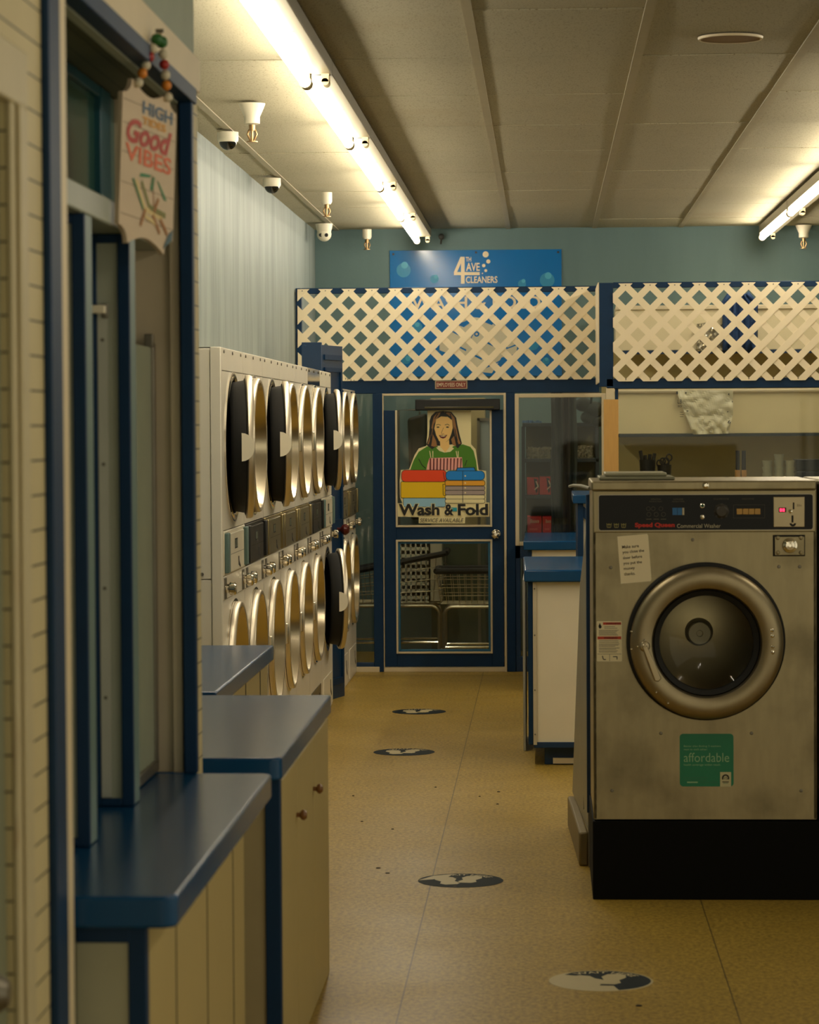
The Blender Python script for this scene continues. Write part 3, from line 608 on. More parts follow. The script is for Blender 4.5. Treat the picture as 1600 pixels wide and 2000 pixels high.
# ------------------------------------------------------------------ shop sign on the back wall
class Px:                                       # drawing in the pixels of a photograph detail, on a plane Y=
    def __init__(s, Y, ox, oy, k): s.Y, s.ox, s.oy, s.k = Y, ox, oy, k; s.fr = XZ(Y)
    def c(s, x, y): p = at(s.ox+x/s.k, s.oy+y/s.k, Y=s.Y); return (p.x, p.z)
    def L(s, pts): return [s.c(*p) for p in pts]
    def r(s, x0, y0, x1, y1): a = s.c(x0, y1); b = s.c(x1, y0); return a[0], b[0], a[1], b[1]
    def ln(s, v): return abs(s.c(v, 0)[0]-s.c(0, 0)[0])
SIGNB = mat('sign blue', (4, 104, 172), rough=.14, noise=.07, scale=3)
x0, x1, z0, z1 = -1.097, .121, 1.957, 2.852
t = thing('shop_sign', (-.49, BACK-.01, z0), 'large glossy blue shop board with white lettering on the back wall behind the lattice', 'sign')
MB().box(x0, x1, BACK-.012, BACK-.002, z0, z1).build('board', SIGNB, t, bevel=.001)
D = Px(BACK-.0125, 740, 470, 4.2105); m = MB(); fr = D.fr
m.fpoly(fr, D.L([(672, 133), (706, 133), (706, 258), (830, 258), (830, 284), (706, 284), (706, 354), (676, 354), (676, 284), (618, 284), (618, 258)]), 0, 0)
m.fpoly(fr, D.L([(676, 258), (644, 258), (676, 186)]), .0006, 1)
for s, q in (('TH', (716, 134, 760, 172)), ('AVE', (718, 182, 830, 250)), ('CLEANERS', (716, 292, 976, 350))): m.ftext(fr, s, *D.r(*q), 0, 0, fat=.02)
for cx, cy, r in ((879, 113, 25), (901, 171, 17), (863, 205, 14), (880, 246, 12), (853, 269, 5)): m.fell(fr, *D.c(cx, cy), D.ln(r), h=0, m=0)
m.ftext(fr, 'WASH & FOLD', *D.r(268, 452, 1330, 568), 0, 0, fat=.015)
m.build('lettering', [mat('sign white', (226, 208, 172), rough=.4), SIGNB], t, smooth=False)
m = MB()
for cx, cy, r in ((204, 243, 58), (212, 202, 28), (458, 315, 35), (470, 296, 16), (1178, 355, 33), (1190, 332, 16), (1385, 325, 60), (1393, 288, 28), (318, 712, 40), (316, 690, 20), (224, 975, 40), (240, 968, 22), (1265, 850, 52), (1260, 822, 24), (1375, 990, 30), (1380, 975, 14), (664, 1075, 12)):
    MB().fell(fr, *D.c(cx, cy), D.ln(r), h=.0003 if r > 29 else .0006).build('bubble', mat('bubble teal', (30, 128, 170), rough=.3) if r > 29 else mat('bubble pale', (70, 160, 190), rough=.3), t, smooth=False)
m = MB()                                              # pale laundry emblem, tilted
m.fpoly(fr, D.L([(700, 620), (880, 640), (960, 700), (1060, 760), (1140, 860), (1130, 930), (1010, 960), (930, 1090), (830, 1080), (740, 970), (650, 960), (500, 900), (500, 840), (540, 760), (620, 690)]), 0, 0)
for q in ([(580, 725), (660, 770), (655, 780), (578, 737)], [(640, 855), (720, 895), (718, 910), (638, 870)], [(770, 925), (850, 965), (846, 982), (764, 940)], [(868, 820), (945, 855), (940, 870), (864, 834)], [(545, 955), (600, 905), (650, 960), (600, 1015)], [(845, 660), (885, 615), (945, 680), (930, 695)], [(930, 960), (990, 905), (1000, 915), (945, 975)], [(960, 1005), (1035, 960), (1040, 972), (970, 1010)], [(845, 1040), (920, 1015), (915, 1035), (860, 1058)], [(1035, 850), (1060, 880), (1130, 850), (1135, 862), (1050, 893)], [(640, 690), (740, 650), (745, 680), (700, 712)]): m.fpoly(fr, D.L(q), .0006, 1)
m.ftext(fr, 'H', *D.r(740, 745, 775, 800), .0006, 1, rot=-.5); m.fring(fr, *D.c(805, 768), D.ln(10), D.ln(22), .0006, 1)
m.build('emblem', [mat('emblem cream', (196, 188, 160), rough=.4), SIGNB], t, smooth=False)
m = MB()
for cx, cy in ((120, 112), (800, 97), (1475, 95)):
    q = D.c(cx, cy); m.cyl((q[0], BACK-.012, q[1]), (q[0], BACK-.018, q[1]), .008, seg=12)
m.build('screws', BLACK, t)

# ------------------------------------------------------------------ Wash & Fold poster on the door glass
D = Px(Yp+.0105, 740, 780, 6.1538); fr = D.fr
t = thing('window_poster', (-.66, Yp+.011, .97), 'Wash & Fold poster of a woman behind folded laundry, stuck on the door glass', 'poster')
PM = [mat('poster '+n, tuple(min(255, int(q*1.22)) for q in c), rough=.4, noise=.03) for n, c in (('cream', (218, 196, 150)), ('black', (16, 14, 10)), ('skin', (214, 172, 106)), ('brown hair', (134, 94, 52)), ('green', (62, 110, 18)), ('pink', (214, 150, 138)), ('maroon', (92, 28, 30)), ('red', (206, 62, 18)), ('yellow', (226, 170, 8)), ('light blue', (130, 170, 190)), ('blue', (14, 116, 190)), ('mustard', (204, 146, 40)), ('grey', (146, 132, 126)), ('teal', (30, 140, 160)))]
K = .0006
def pg(m, pts, l, mi): m.fpoly(fr, D.L(pts), K*l, mi)
m = MB()
pg(m, [(585, 135), (1110, 135), (1110, 540), (1165, 600), (1200, 850), (1290, 860), (1295, 1000), (1290, 1240), (1330, 1240), (1330, 1410), (1040, 1415), (1035, 1490), (480, 1490), (480, 1415), (230, 1410), (225, 1250), (285, 1250), (255, 1180), (250, 980), (265, 850), (365, 840), (430, 670), (480, 590), (570, 560), (585, 400)], 0, 0)
pg(m, [(378, 845), (420, 730), (480, 630), (580, 565), (700, 560), (780, 625), (830, 625), (900, 560), (1010, 540), (1100, 570), (1140, 620), (1170, 740), (1185, 860)], 1, 4)
pg(m, [(690, 580), (740, 565), (860, 565), (905, 590), (860, 630), (790, 640), (730, 620)], 2, 0)
pg(m, [(630, 200), (680, 150), (770, 140), (870, 150), (930, 220), (950, 330), (975, 440), (1000, 530), (950, 590), (900, 540), (700, 560), (640, 600), (570, 545), (600, 450), (610, 330), (610, 260)], 2, 1)
for q in ([(660, 210), (700, 165), (760, 150), (700, 230), (660, 300), (640, 420), (600, 540), (585, 540), (620, 420), (640, 300)], [(780, 150), (860, 160), (910, 220), (930, 330), (960, 470), (985, 530), (960, 540), (920, 440), (890, 300), (870, 210)], [(650, 420), (690, 500), (700, 560), (670, 570), (630, 560), (640, 500)], [(870, 480), (905, 440), (930, 560), (890, 550)]): pg(m, q, 3, 3)
for q in ([(700, 170), (720, 165), (680, 230), (668, 240)], [(745, 155), (765, 150), (735, 200), (720, 210)], [(800, 150), (815, 152), (800, 195), (790, 195)], [(850, 170), (865, 175), (880, 240), (868, 230)], [(905, 330), (920, 360), (950, 500), (935, 500)], [(630, 350), (645, 350), (625, 480), (612, 490)]): pg(m, q, 4, 1)
pg(m, [(690, 240), (750, 205), (830, 210), (880, 250), (890, 340), (870, 420), (845, 480), (800, 520), (770, 525), (725, 500), (690, 430), (668, 350)], 5, 2)
pg(m, [(735, 500), (770, 525), (800, 520), (845, 485), (850, 570), (800, 640), (740, 570)], 4, 2)
m.fline(fr, D.L([(690, 310), (715, 300), (745, 312)]), D.ln(6), K*6, 1); m.fline(fr, D.L([(795, 308), (825, 298), (850, 312)]), D.ln(6), K*6, 1)
for ex in (712, 826): m.fell(fr, *D.c(ex, 334), D.ln(18), D.ln(8), K*6, 1, 16)
m.fline(fr, D.L([(778, 340), (752, 405), (765, 418), (785, 414)]), D.ln(4), K*6, 6)
pg(m, [(722, 432), (760, 428), (780, 432), (825, 426), (800, 462), (770, 472), (742, 460)], 6, 6); pg(m, [(738, 438), (808, 435), (785, 446), (755, 446)], 7, 0)
pg(m, [(572, 850), (585, 780), (610, 705), (1000, 695), (1010, 850)], 2, 5)
for i in range(10): x = 612+i*41; pg(m, [(x, 708), (x+17, 708), (x+14-i*1.2+3, 850), (x-3, 850)], 3, 6)
for xa, xb in ((612, 650), (930, 955)): m.fline(fr, D.L([(xa, 620), (xa+14, 700)]), D.ln(9), K*4, 0); m.fline(fr, D.L([(xb, 620), (xb, 700)]), D.ln(9), K*4, 0)
m.fline(fr, D.L([(480, 715), (520, 790), (565, 830)]), D.ln(9), K*4, 1); m.fline(fr, D.L([(1060, 730), (1035, 800)]), D.ln(7), K*4, 1)
m.build('woman', PM, t, smooth=False)
def cloth(m, x0, y0, x1, y1, r, l, mi, w=6):
    def rr(x0, y0, x1, y1, r): 
        out = []
        for cx, cy, a in ((x1-r, y0+r, -90), (x1-r, y1-r, 0), (x0+r, y1-r, 90), (x0+r, y0+r, 180)): out += [(cx+r*cos(radians(a+i*18)), cy+r*sin(radians(a+i*18))) for i in range(6)]
        return out
    pg(m, rr(x0-w, y0-w, x1+w, y1+w, r+w), l, 1); pg(m, rr(x0, y0, x1, y1, r), l+1, mi)
m = MB(); cloth(m, 298, 1180, 800, 1290, 20, 4, 9); cloth(m, 268, 992, 800, 1182, 16, 6, 8); cloth(m, 276, 852, 812, 988, 46, 8, 7); m.fline(fr, D.L([(775, 875), (790, 960), (815, 985)]), D.ln(6), K*10, 1); m.fline(fr, D.L([(800, 1020), (770, 1020), (775, 1150), (800, 1160)]), D.ln(6), K*10, 1); m.build('towels', PM, t, smooth=False)
m = MB(); pg(m, [(940, 820), (1150, 815), (1175, 870), (920, 870)], 9, 1); pg(m, [(948, 828), (1143, 823), (1165, 870), (930, 870)], 10, 10); cloth(m, 808, 862, 1270, 968, 48, 11, 10)
for k, (y0, y1, mi) in enumerate(((978, 1035, 11), (1045, 1090, 12), (1097, 1145, 12), (1152, 1195, 0), (1200, 1245, 0))): cloth(m, 800, y0, 1275, y1, 20, 10-k if k < 3 else 7, mi, 5)
pg(m, [(870, 1300), (940, 1300), (940, 1345), (870, 1345)], 12, 13)
m.fline(fr, D.L([(1010, 860), (1010, 1240)]), D.ln(6), K*13, 1)
for y in (920, 1005, 1062, 1122, 1222): m.fell(fr, *D.c(1040, y), D.ln(9), h=K*13, m=0, seg=14)
m.build('shirts', PM, t, smooth=False)
m = MB()
for s, q in (('Wash', (236, 1250, 735, 1400)), ('&', (785, 1255, 905, 1400)), ('Fold', (945, 1250, 1318, 1400))):
    m.ftext(fr, s, *D.r(*q), K*14, 0, fat=.075); m.ftext(fr, s, *D.r(q[0]+5, q[1]+4, q[2]-5, q[3]-4), K*15, 1, fat=.035)
m.ftext(fr, 'SERVICE AVAILABLE', *D.r(495, 1428, 1020, 1478), K*14, 1, shear=.25)
m.build('lettering', PM, t, smooth=False)

# ------------------------------------------------------------------ ceiling things
TUBEM = mat('lit tube', (255, 240, 214), rough=.4, noise=0, emit=(*LIGHT_RGB, TUBE))
HOUS = mat('lamp housing', (112, 104, 82), rough=.42, noise=.03)
def fixture(x, y0, y1, label, side, zt=2.905):       # side: which way the housing lies from the lit tube
    t = thing('fluorescent_fixture', (x+side*.045, (y0+y1)/2, CEIL), label, 'ceiling lamp', 'fluorescent strip fixtures')
    xa, xb = sorted((x-side*.02, x+side*.10))
    m = MB(); m.box(xa, xb, y0+.004, y1-.004, 2.935, CEIL-.011); m.build('housing', HOUS, t, bevel=.003)
    MB().cyl((x, y0+.055, zt), (x, y1-.055, zt), .019, seg=16).build('tube', TUBEM, t)
    for yy in (y0+.036, y1-.036):
        m = MB(); m.box(x-.018, x+.018, yy-.016, yy+.016, zt-.006, 2.935); m.lathe((x, yy-.016, zt), (0, 1, 0), [(0, 0), (.023, 0), (.023, .032), (0, .032)], 16); m.build('lampholder', mat('lampholder', (176, 160, 124), rough=.5), t); m = MB()
        xc = x+side*.075; m.box(xc-.014, xc+.014, yy-.006, yy+.006, 2.905, 2.935); m.lathe((xc, yy-.006, 2.905), (0, 1, 0), [(0, 0), (.014, 0), (.014, .012), (0, .012)], 14)
        m.build('empty_socket', mat('lampholder', (176, 160, 124), rough=.5), t)
    m = MB(); m.frect(Fr((0, 0, 2.9345), (1, 0, 0), (0, -1, 0)), x+side*.05-.012, x+side*.05+.012, -(y0+y1)/2-.01, -(y0+y1)/2+.01); m.build('rating_label', mat('rating label', (140, 120, 90), rough=.6), t)
ys = [8.25, 10.61, 12.95, 15.33, 17.6, 19.82]
for i, (a, b) in enumerate(zip(ys, ys[1:])):
    fixture(-.893, a, b, ('fluorescent strip at the top edge of the photo, left row', 'fluorescent strip in the left row, second seen from the top edge', 'fluorescent strip in the left row, level with the two dome cameras', 'fluorescent strip in the left row, second from the back wall', 'fluorescent strip ending the left row at the back wall')[i], 1)
for i, (a, b) in enumerate(((3.6, 5.85), (8.4, 10.65), (10.7, 12.95), (13.0, 15.25), (15.25, 17.5), (17.5, 19.78))):  # first three strips are added out of view as fill light
    fixture(2.35 if i == 1 else 1.515, a, b, ('added unseen fluorescent strip by the shop front, fill light for the foreground', 'added unseen fluorescent strip above the steel washers, farther right, as fill light', 'added unseen fluorescent strip just past the steel washers, as fill light', 'fluorescent strip of the right row, at the right edge of the photo', 'fluorescent strip of the right row, second from the back wall', 'fluorescent strip ending the right row at the back wall')[i], -1 if False else 1)
BRASS = mat('aged brass', (.36, .22, .10), rough=.4, metal=.8, noise=.25)
for px, py, k, lab in ((492, 200, 1.0, 'white ceiling sprinkler head nearest the booth, with a flared cup'), (638, 374, 0, 'ceiling sprinkler head between the dome camera and the lamps'), (717, 455, 0, 'ceiling sprinkler head by the back wall, left of the blue board'), (1570, 442, 1.0, 'ceiling sprinkler head by the back wall, beside the right lamp row')):
    q = at(px, py, Z=CEIL); y = min(q.y, 19.85); x = q.x*y/q.y
    t = thing('sprinkler_head', (x, y, CEIL), lab, 'sprinkler', 'ceiling sprinkler heads')
    pr = [(.058, .0), (.050, -.02), (.034, -.055), (.034, -.085), (.02, -.09), (0, -.09)] if k else [(.032, 0), (.032, -.055), (.024, -.07), (0, -.07)]
    MB().lathe((x, y, CEIL-.006), (0, 0, 1), pr, 24).build('escutcheon', WHITE, t)
    z = CEIL-.006+pr[-1][1]
    m = MB(); m.cyl((x, y, z), (x, y, z-.025), .013, seg=12)
    m.tube([(x-.012, y, z-.02), (x-.02, y, z-.04), (x-.006, y, z-.07)], .0045, 6); m.tube([(x+.012, y, z-.02), (x+.02, y, z-.04), (x+.006, y, z-.07)], .0045, 6)
    m.cyl((x, y, z-.025), (x, y, z-.07), .005, seg=8); m.lathe((x, y, z-.07), (0, 0, 1), [(0, 0), (.024, 0), (.024, -.004), (0, -.004)], 16); m.build('sprinkler', BRASS, t)
for px, py, lab in ((445, 254, 'white dome security camera nearer the booth'), (531, 345, 'white dome security camera farther along, above the dryers')):
    q = at(px, py, Z=CEIL)
    t = thing('dome_camera', (q.x, q.y, CEIL), lab, 'security camera', 'dome cameras on the ceiling')
    MB().lathe((q.x, q.y, CEIL-.010), (0, 0, 1), [(.050, 0), (.050, -.035), (.046, -.046), (.036, -.048)], 32).build('base', WHITE, t)
    MB().lathe((q.x, q.y, CEIL-.052), (0, 0, 1), [(.042, .006), (.042, 0)] + [(.042*cos(pi/2*i/7), -.042*sin(pi/2*i/7)) for i in range(1, 8)], 28).build('dome', DARKGLASS, t)
q = at(633, 436, Z=CEIL); x, y = q.x, 19.3
t = thing('turret_camera', (x, y, CEIL), 'white turret security camera with two dark lenses in the back corner', 'security camera')
MB().lathe((x, y, CEIL-.004), (0, 0, 1), [(.06, 0), (.055, -.03), (.045, -.06), (.02, -.07), (0, -.07)], 28).build('base', WHITE, t)
m = MB(); m.ball((x, y, CEIL-.075), .05, 24); hd = m.build('head', WHITE, t)
for dx in (-.018, .018):
    m = MB(); c0 = Vector((x+dx, y-.042, CEIL-.083)); m.lathe(c0, (.25, -1, -.2), [(0, .004), (.013, .004), (.014, -.01)], 16); m.build('lens', INK, hd)
q = at(1427, 73, Z=CEIL)
t = thing('ceiling_speaker', (q.x, q.y, CEIL), 'round tan ceiling speaker grille in a tile', 'speaker')
MB().lathe((q.x, q.y, CEIL), (0, 0, 1), [(.117, -.0), (.115, -.008), (.106, -.008)], 48).build('rim', CREAM, t); MB().lathe((q.x, q.y, CEIL), (0, 0, 1), [(.106, -.006), (0, -.006)], 48).build('grille', mat('tan grille', (130, 100, 58), rough=.7, noise=.1, scale=200), t)
q = at(862, 462, Y=19.95); t = thing('ceiling_bracket', (q.x, 19.98, q.z-.03), 'small dark cable knob high on the back wall by the lamp', 'bracket')
MB().ball((q.x, 19.97, q.z), .022, 12).tube([(q.x, 19.97, q.z-.01), (q.x-.005, 19.985, q.z-.05)], .006).build('clip', mat('dark grey plastic', (50, 48, 42), rough=.6), t)

# ------------------------------------------------------------------ floor decals
DBLUE = stain(mat('decal blue', (5, 24, 32), rough=.65, noise=.2, spec=.12), (120, 108, 74), scale=26, lo=.66, hi=.72, amt=.5)
DWH = mat('decal white', (178, 164, 122), rough=.5, noise=.1)
def foot(m, fr, cx, cy, k, a, mi):
    pts = [(-.10, -.30), (.06, -.30), (.12, -.20), (.08, -.05), (.14, .12), (.12, .26), (.02, .33), (-.10, .28), (-.15, .12), (-.10, -.05), (-.15, -.2)]
    m.fpoly(fr, [(cx+k*(x*cos(a)-y*sin(a)), cy+k*(x*sin(a)+y*cos(a))) for x, y in pts], .0012, mi)
for px, py, lab, wear in ((1174, 1916, 'nearest round WAIT HERE floor decal, half worn white', 1), (900, 1720, 'round footprint floor decal crossing the long floor seam', 2), (789.5, 1469, 'round footprint floor decal, second from the blue door', 0), (818.5, 1390, 'round footprint floor decal closest to the blue door', 0)):
    q = at(px, py, Z=0); R = .152
    t = thing('floor_decal', (q.x, q.y, 0), lab, 'floor decal', 'social distancing decals')
    fr = Fr((q.x, q.y, .0004), (1, 0, 0), (0, 1, 0)); m = MB()
    m.lathe((q.x, q.y, 0), (0, 0, 1), [(R, .0002), (R-.001, .0011), (0, .0011)], 48, 1 if wear == 1 else 0)
    if wear == 1:
        m.fpoly(fr, [(-.105, .085), (-.04, .055), (.02, .0), (.045, -.03), (-.01, -.045), (-.02, -.07), (.035, -.075), (.045, -.12)] + [(.145*cos(a), .145*sin(a)) for a in [radians(-70+i*12.1) for i in range(0, 17)]], .0009, 0)
    if wear == 2: m.fpoly(fr, [(-.15, .0), (-.10, .10), (-.03, .14), (-.05, .06), (-.10, .02)], .0009, 1)
    def wp(a, b, R=R):
        th = radians(128-96*a); r = R*(.70+.19*b); return (r*cos(th), r*sin(th))
    m.ftext(fr, 'WAIT HERE', 0, 1, 0, 1, .0013, 1, fat=.02, warp=wp)
    foot(m, fr, -.045, -.01, .27, .25, 1); foot(m, fr, .035, .02, .25, -.15, 1)
    m.build('print', [DBLUE, DWH], t, smooth=False)
# crumbs on the floor
for i, (px, py) in enumerate(((767, 1620), (851, 1538), (937, 1556), (974, 1547), (707, 1605), (739, 1696), (757, 1706), (1248, 1965), (972, 1571), (690, 1555))):
    q = at(px, py, Z=0); r = random.uniform(.005, .010)
    o = MB().lathe((q.x, q.y, 0), (0, 0, 1), [(0, 0), (r, .0005), (r*.8, .003), (0, .004)], 7).build('floor_scuff', mat('dark crumb', (44, 34, 20), rough=.8))
    tag(o, 'tiny dark scrap of dirt on the beige floor', 'dirt', 'scraps of dirt on the floor')
# ------------------------------------------------------------------ window and counter right of the employees' door
x0, x1, z0, z1 = rect_px(1007, 768, 1183, 1066, Yp)
p4 = bpy.data.objects.new('window_4', None); p4.location = ((x0+x1)/2, Yp, z0); COL.objects.link(p4); struct(p4)
m = MB(); ring_frame(m, x0, x1, z0, z1, .026, Yp-.012, Yp+.05); m.build('frame', CREAM, p4, bevel=.003)
MB().box(x0+.02, x1-.02, Yp+.02, Yp+.025, z0+.02, z1-.02).build('glass', GLASS, p4)
MB().box(x0+.03, x1-.03, Yp+.0, Yp+.012, z0+.0, z0+.012).build('sill', BLUE, p4)
w = MB(); w.box(-.197, .36, Yp, Yp+.05, 0, .10); w.box(-.197, -.165, Yp, Yp+.05, .10, z0); w.box(-.197, .36, Yp, Yp+.05, .74, z0); w.box(-.08, .36, Yp, Yp+.05, .10, .74)
struct(w.build('wall_partition', BLUEW, bevel=.002))
p5 = bpy.data.objects.new('window_5', None); p5.location = (-.12, Yp, .1); COL.objects.link(p5); struct(p5)
MB().box(-.165, -.08, Yp+.02, Yp+.025, .10, .74).build('glass', GLASS, p5)
t = thing('pass_counter', (.08, 17.7, 0), 'blue topped counter under the staff window, behind the white ended one', 'counter')
MB().box(-.135, .33, 17.0, 18.35, .855, .91).build('countertop', BLUETOP, t, bevel=.006); MB().box(-.085, .33, 17.04, 18.35, .0, .855).build('body', WHITE, t, bevel=.003); MB().box(-.105, -.085, 17.03, 18.3, 0, .88).build('edge_strip', BLUE, t, bevel=.002)
t = thing('end_counter', (.06, 13.9, 0), 'blue topped folding counter with a white end panel, standing in the aisle', 'counter')
pts = [(-.102, 13.27), (.30, 13.27), (.30, 14.62), (-.118, 14.62)]
MB().prism([(a, b, .872) for a, b in pts], (0, 0, .058)).build('countertop', BLUETOP, t, bevel=.008, seg=3)
m = MB(); m.box(-.047, .29, 13.31, 14.6, .105, .872); m.build('body', WHITE, t, bevel=.003)
m = MB(); m.box(-.085, -.062, 13.305, 14.58, .10, .87); m.build('side_board', BLUE, t, bevel=.002)
m = MB(); m.box(-.062, -.045, 13.296, 13.33, .10, .872)
for z in (.84, .62, .36, .15): m.cyl((-.054, 13.296, z), (-.054, 13.292, z), .004, m=1, seg=8)
m.build('corner_guard', [mat('guard white', (200, 190, 164), rough=.35), STEELD], t)
MB().box(-.115, -.10, 13.9, 14.55, .0, .85).build('edge_rail', mat('aluminium rail', (.5, .5, .46), rough=.35, metal=.7), t, bevel=.003)
m = MB(); m.box(-.06, .29, 13.30, 14.6, .085, .112); m.build('bottom_rail', BLUEW, t, bevel=.002); MB().box(-.01, .29, 13.36, 14.55, .0, .09).build('plinth', BLUEW, t, bevel=.002); MB().box(.03, .29, 13.34, 13.362, .006, .032).build('skirting', CREAM, t)
# small blue shelf further back at the right of the aisle
t = thing('wall_shelf', (.24, 15.4, 0), 'blue topped white shelf stand showing behind the washer corner', 'shelf')
MB().box(.145, .34, 14.9, 15.9, 1.195, 1.24).build('top', BLUETOP, t, bevel=.004); MB().box(.20, .33, 14.96, 15.9, 0, 1.195).build('body', WHITE, t); 
m = MB(); m.prism([(.20, 14.94, 1.12), (.33, 14.94, 1.02), (.33, 14.94, 1.07), (.20, 14.94, 1.18)], (0, .02, 0)); m.build('brace', BLUE, t)
MB().box(.17, .20, 14.93, 15.9, 0, 1.195).build('edge_board', BLUE, t, bevel=.002)

# ------------------------------------------------------------------ front-loading washer
YW = 9.555
D = Px(YW, 1130, 900, 3.4043); E = Px(YW, 1130, 1080, 3.4043); G = Px(YW, 1100, 1400, 3.2)
x0, x1, z0, z1 = rect_px(1160, 938, 1595, 1600, YW)
cx, cz = E.c(850, 590)
PANEL = mat('control black', (7, 7, 7), rough=.3, noise=.1, spec=.25)
def washer():
    t = thing('front_load_washer', ((x0+x1)/2, 9.88, .27), 'big brushed steel front-loading washer with a taped paper note', 'washing machine', 'commercial washers in a row')
    m = MB(); m.box(x0, x0+.012, YW, 10.2, z0, z1-.01); m.box(x1-.012, x1, YW, 10.2, z0, z1-.01); m.box(x0, x1, 10.19, 10.2, z0, z1-.01); m.box(x0, x1, YW+.004, 10.2, z0, z0+.012); m.box(x0, x1, YW+.004, 10.2, z1-.03, z1-.012)
    m.build('cabinet', STEEL, t, bevel=.002)
    _, _, zp0, zp1 = D.r(125, 205, 1565, 478)
    m = MB(); hole_plate(m, x0+.002, x1-.002, z0, zp0, cx, cz, .20, YW); m.v = [Vector((v.y, v.x, v.z)) for v in m.v]; m.build('front_panel', STEEL, t)
    m = MB(); m.box(x0-.004, x1, YW-.006, 10.21, zp1+.006, z1); tp = m.build('top', STEEL, t, bevel=.006, seg=3)
    m = MB(); q = D.c(845, 163); m.lathe((q[0], YW-.006, q[1]), (0, -1, 0), [(.011, 0), (.011, .004), (.007, .006), (.003, .006), (.003, .003), (0, .003)], 20); m.build('lock', CHROME, tp)
    m = MB(); m.box(x0+.002, x1-.002, YW-.002, YW+.02, zp0, zp1+.006); m.build('panel_surround', mat('trim steel', (.35, .295, .175), rough=.36, metal=.8), t, bevel=.003)
    a = D.r(132, 218, 1562, 466); fr = XZ(YW-.006)
    def rr(x0, x1, z0, z1, r): return [(cx_+r*cos(radians(a_+i*15)), cz_+r*sin(radians(a_+i*15))) for cx_, cz_, a_ in ((x1-r, z0+r, -90), (x1-r, z1-r, 0), (x0+r, z1-r, 90), (x0+r, z0+r, 180)) for i in range(7)]
    m = MB(); m.prism([(p, YW-.002, q) for p, q in rr(*a, .010)], (0, -.004, 0), 1)
    b = (a[0]+.0022, a[1]-.0022, a[2]+.0022, a[3]-.0022); m.prism([(p, YW-.002, q) for p, q in rr(*b, .008)], (0, -.0046, 0), 0)
    pan = m.build('control_panel', [PANEL, mat('trim line', (.40, .36, .28), rough=.35, metal=.8)], t, smooth=False)
    f = XZ(YW-.0072); m = MB()
    m.ftext(f, 'Speed Queen', *D.r(375, 410, 640, 450), 0, 0, fat=.05); m.ftext(f, 'Commercial Washer', *D.r(655, 418, 945, 446), 0, 1)
    for s, q in (('OPERATING', (480, 250, 548, 260)), ('INSTRUCTIONS', (472, 265, 556, 275)), ('DISPENSER', (630, 250, 697, 260)), ('INSTRUCTIONS', (622, 265, 705, 275)), ('CYCLE INDICATOR', (898, 248, 1000, 258)), ('WASH CYCLES', (1086, 248, 1166, 258))): m.ftext(f, s, *D.r(*q), 0, 2)
    for gx in (465, 497, 548): m.fring(f, *D.c(gx, 318), D.ln(12), D.ln(14), 0, 2, 14)
    for gx in (468, 517, 565): m.fring(f, *D.c(gx, 356), D.ln(13), D.ln(15), 0, 2, 14); m.frect(f, *D.r(gx-18, 385, gx+18, 390), 0, 2)
    for gx in (203, 252, 300):
        m.fline(f, D.L([(gx-15, 415), (gx-11, 443), (gx+11, 443), (gx+15, 415)]), D.ln(4), 0, 3); m.fline(f, D.L([(gx-16, 424), (gx+16, 424)]), D.ln(5), 0, 3); m.fell(f, *D.c(gx, 422), D.ln(6), h=0, m=3, seg=12); m.fline(f, D.L([(gx, 425), (gx, 441)]), D.ln(3), 0, 3)
    m.frect(f, *D.r(625, 312, 656, 360), 0, 4); m.frect(f, *D.r(659, 312, 688, 360), 0, 4); m.frect(f, *D.r(691, 312, 703, 360), 0, 1)
    q = D.r(1030, 292, 1238, 380)
    m.fline(f, [(q[0], q[2]), (q[1], q[2]), (q[1], q[3]), (q[0], q[3]), (q[0], q[2])], .0008, 0, 2)
    m.build('lettering', [mat('logo red', (200, 40, 22), rough=.5), mat('legend white', (200, 190, 160), rough=.5), mat('legend dim', (92, 86, 68), rough=.5), mat('icon yellow', (150, 140, 80), rough=.5), mat('dispenser blue', (44, 110, 170), rough=.5)], pan, smooth=False)
    q = D.c(824, 298); m = MB(); m.lathe((q[0], YW-.006, q[1]), (0, -1, 0), [(.0085, 0), (.0085, .004), (.006, .006), (0, .006)], 20, 0); m.lathe((q[0], YW-.0125, q[1]), (0, -1, 0), [(.0055, 0), (.004, .002), (0, .003)], 16, 1); m.build('indicator_lamp', [CHROME, mat('green lens', (10, 70, 40), rough=.2)], pan)
    q = D.c(824, 374); m = MB(); m.lathe((q[0], YW-.006, q[1]), (0, -1, 0), [(.0085, 0), (.0085, .005), (.006, .008), (0, .009)], 20); m.build('start_button', CHROME, pan)
    q = D.c(950, 335); m = MB(); m.lathe((q[0], YW-.006, q[1]), (0, -1, 0), [(.025, 0), (.025, .003), (.020, .005), (.019, .018), (.016, .021), (0, .021)], 28)
    for i in range(8): m.box(q[0]+.023*cos(i*pi/4)-.003, q[0]+.023*cos(i*pi/4)+.003, YW-.013, YW-.006, q[1]+.023*sin(i*pi/4)-.003, q[1]+.023*sin(i*pi/4)+.003)
    m.build('dial', mat('dial grey', (62, 56, 46), rough=.45, noise=.2), pan)
    for i in range(4):
        q = D.r(1051+40*i, 318, 1088+40*i, 356); MB().box(q[0], q[1], YW-.012, YW-.006, q[2], q[3]).build('cycle_button', mat('button amber', (196, 152, 74), rough=.4), pan, bevel=.001)
    q = D.r(1295, 238, 1503, 441); m = MB(); m.box(q[0], q[1], YW-.011, YW-.005, q[2], q[3]); cp = m.build('coin_plate', mat('coin plate', (.46, .38, .24), rough=.35, metal=.8), pan, bevel=.002)
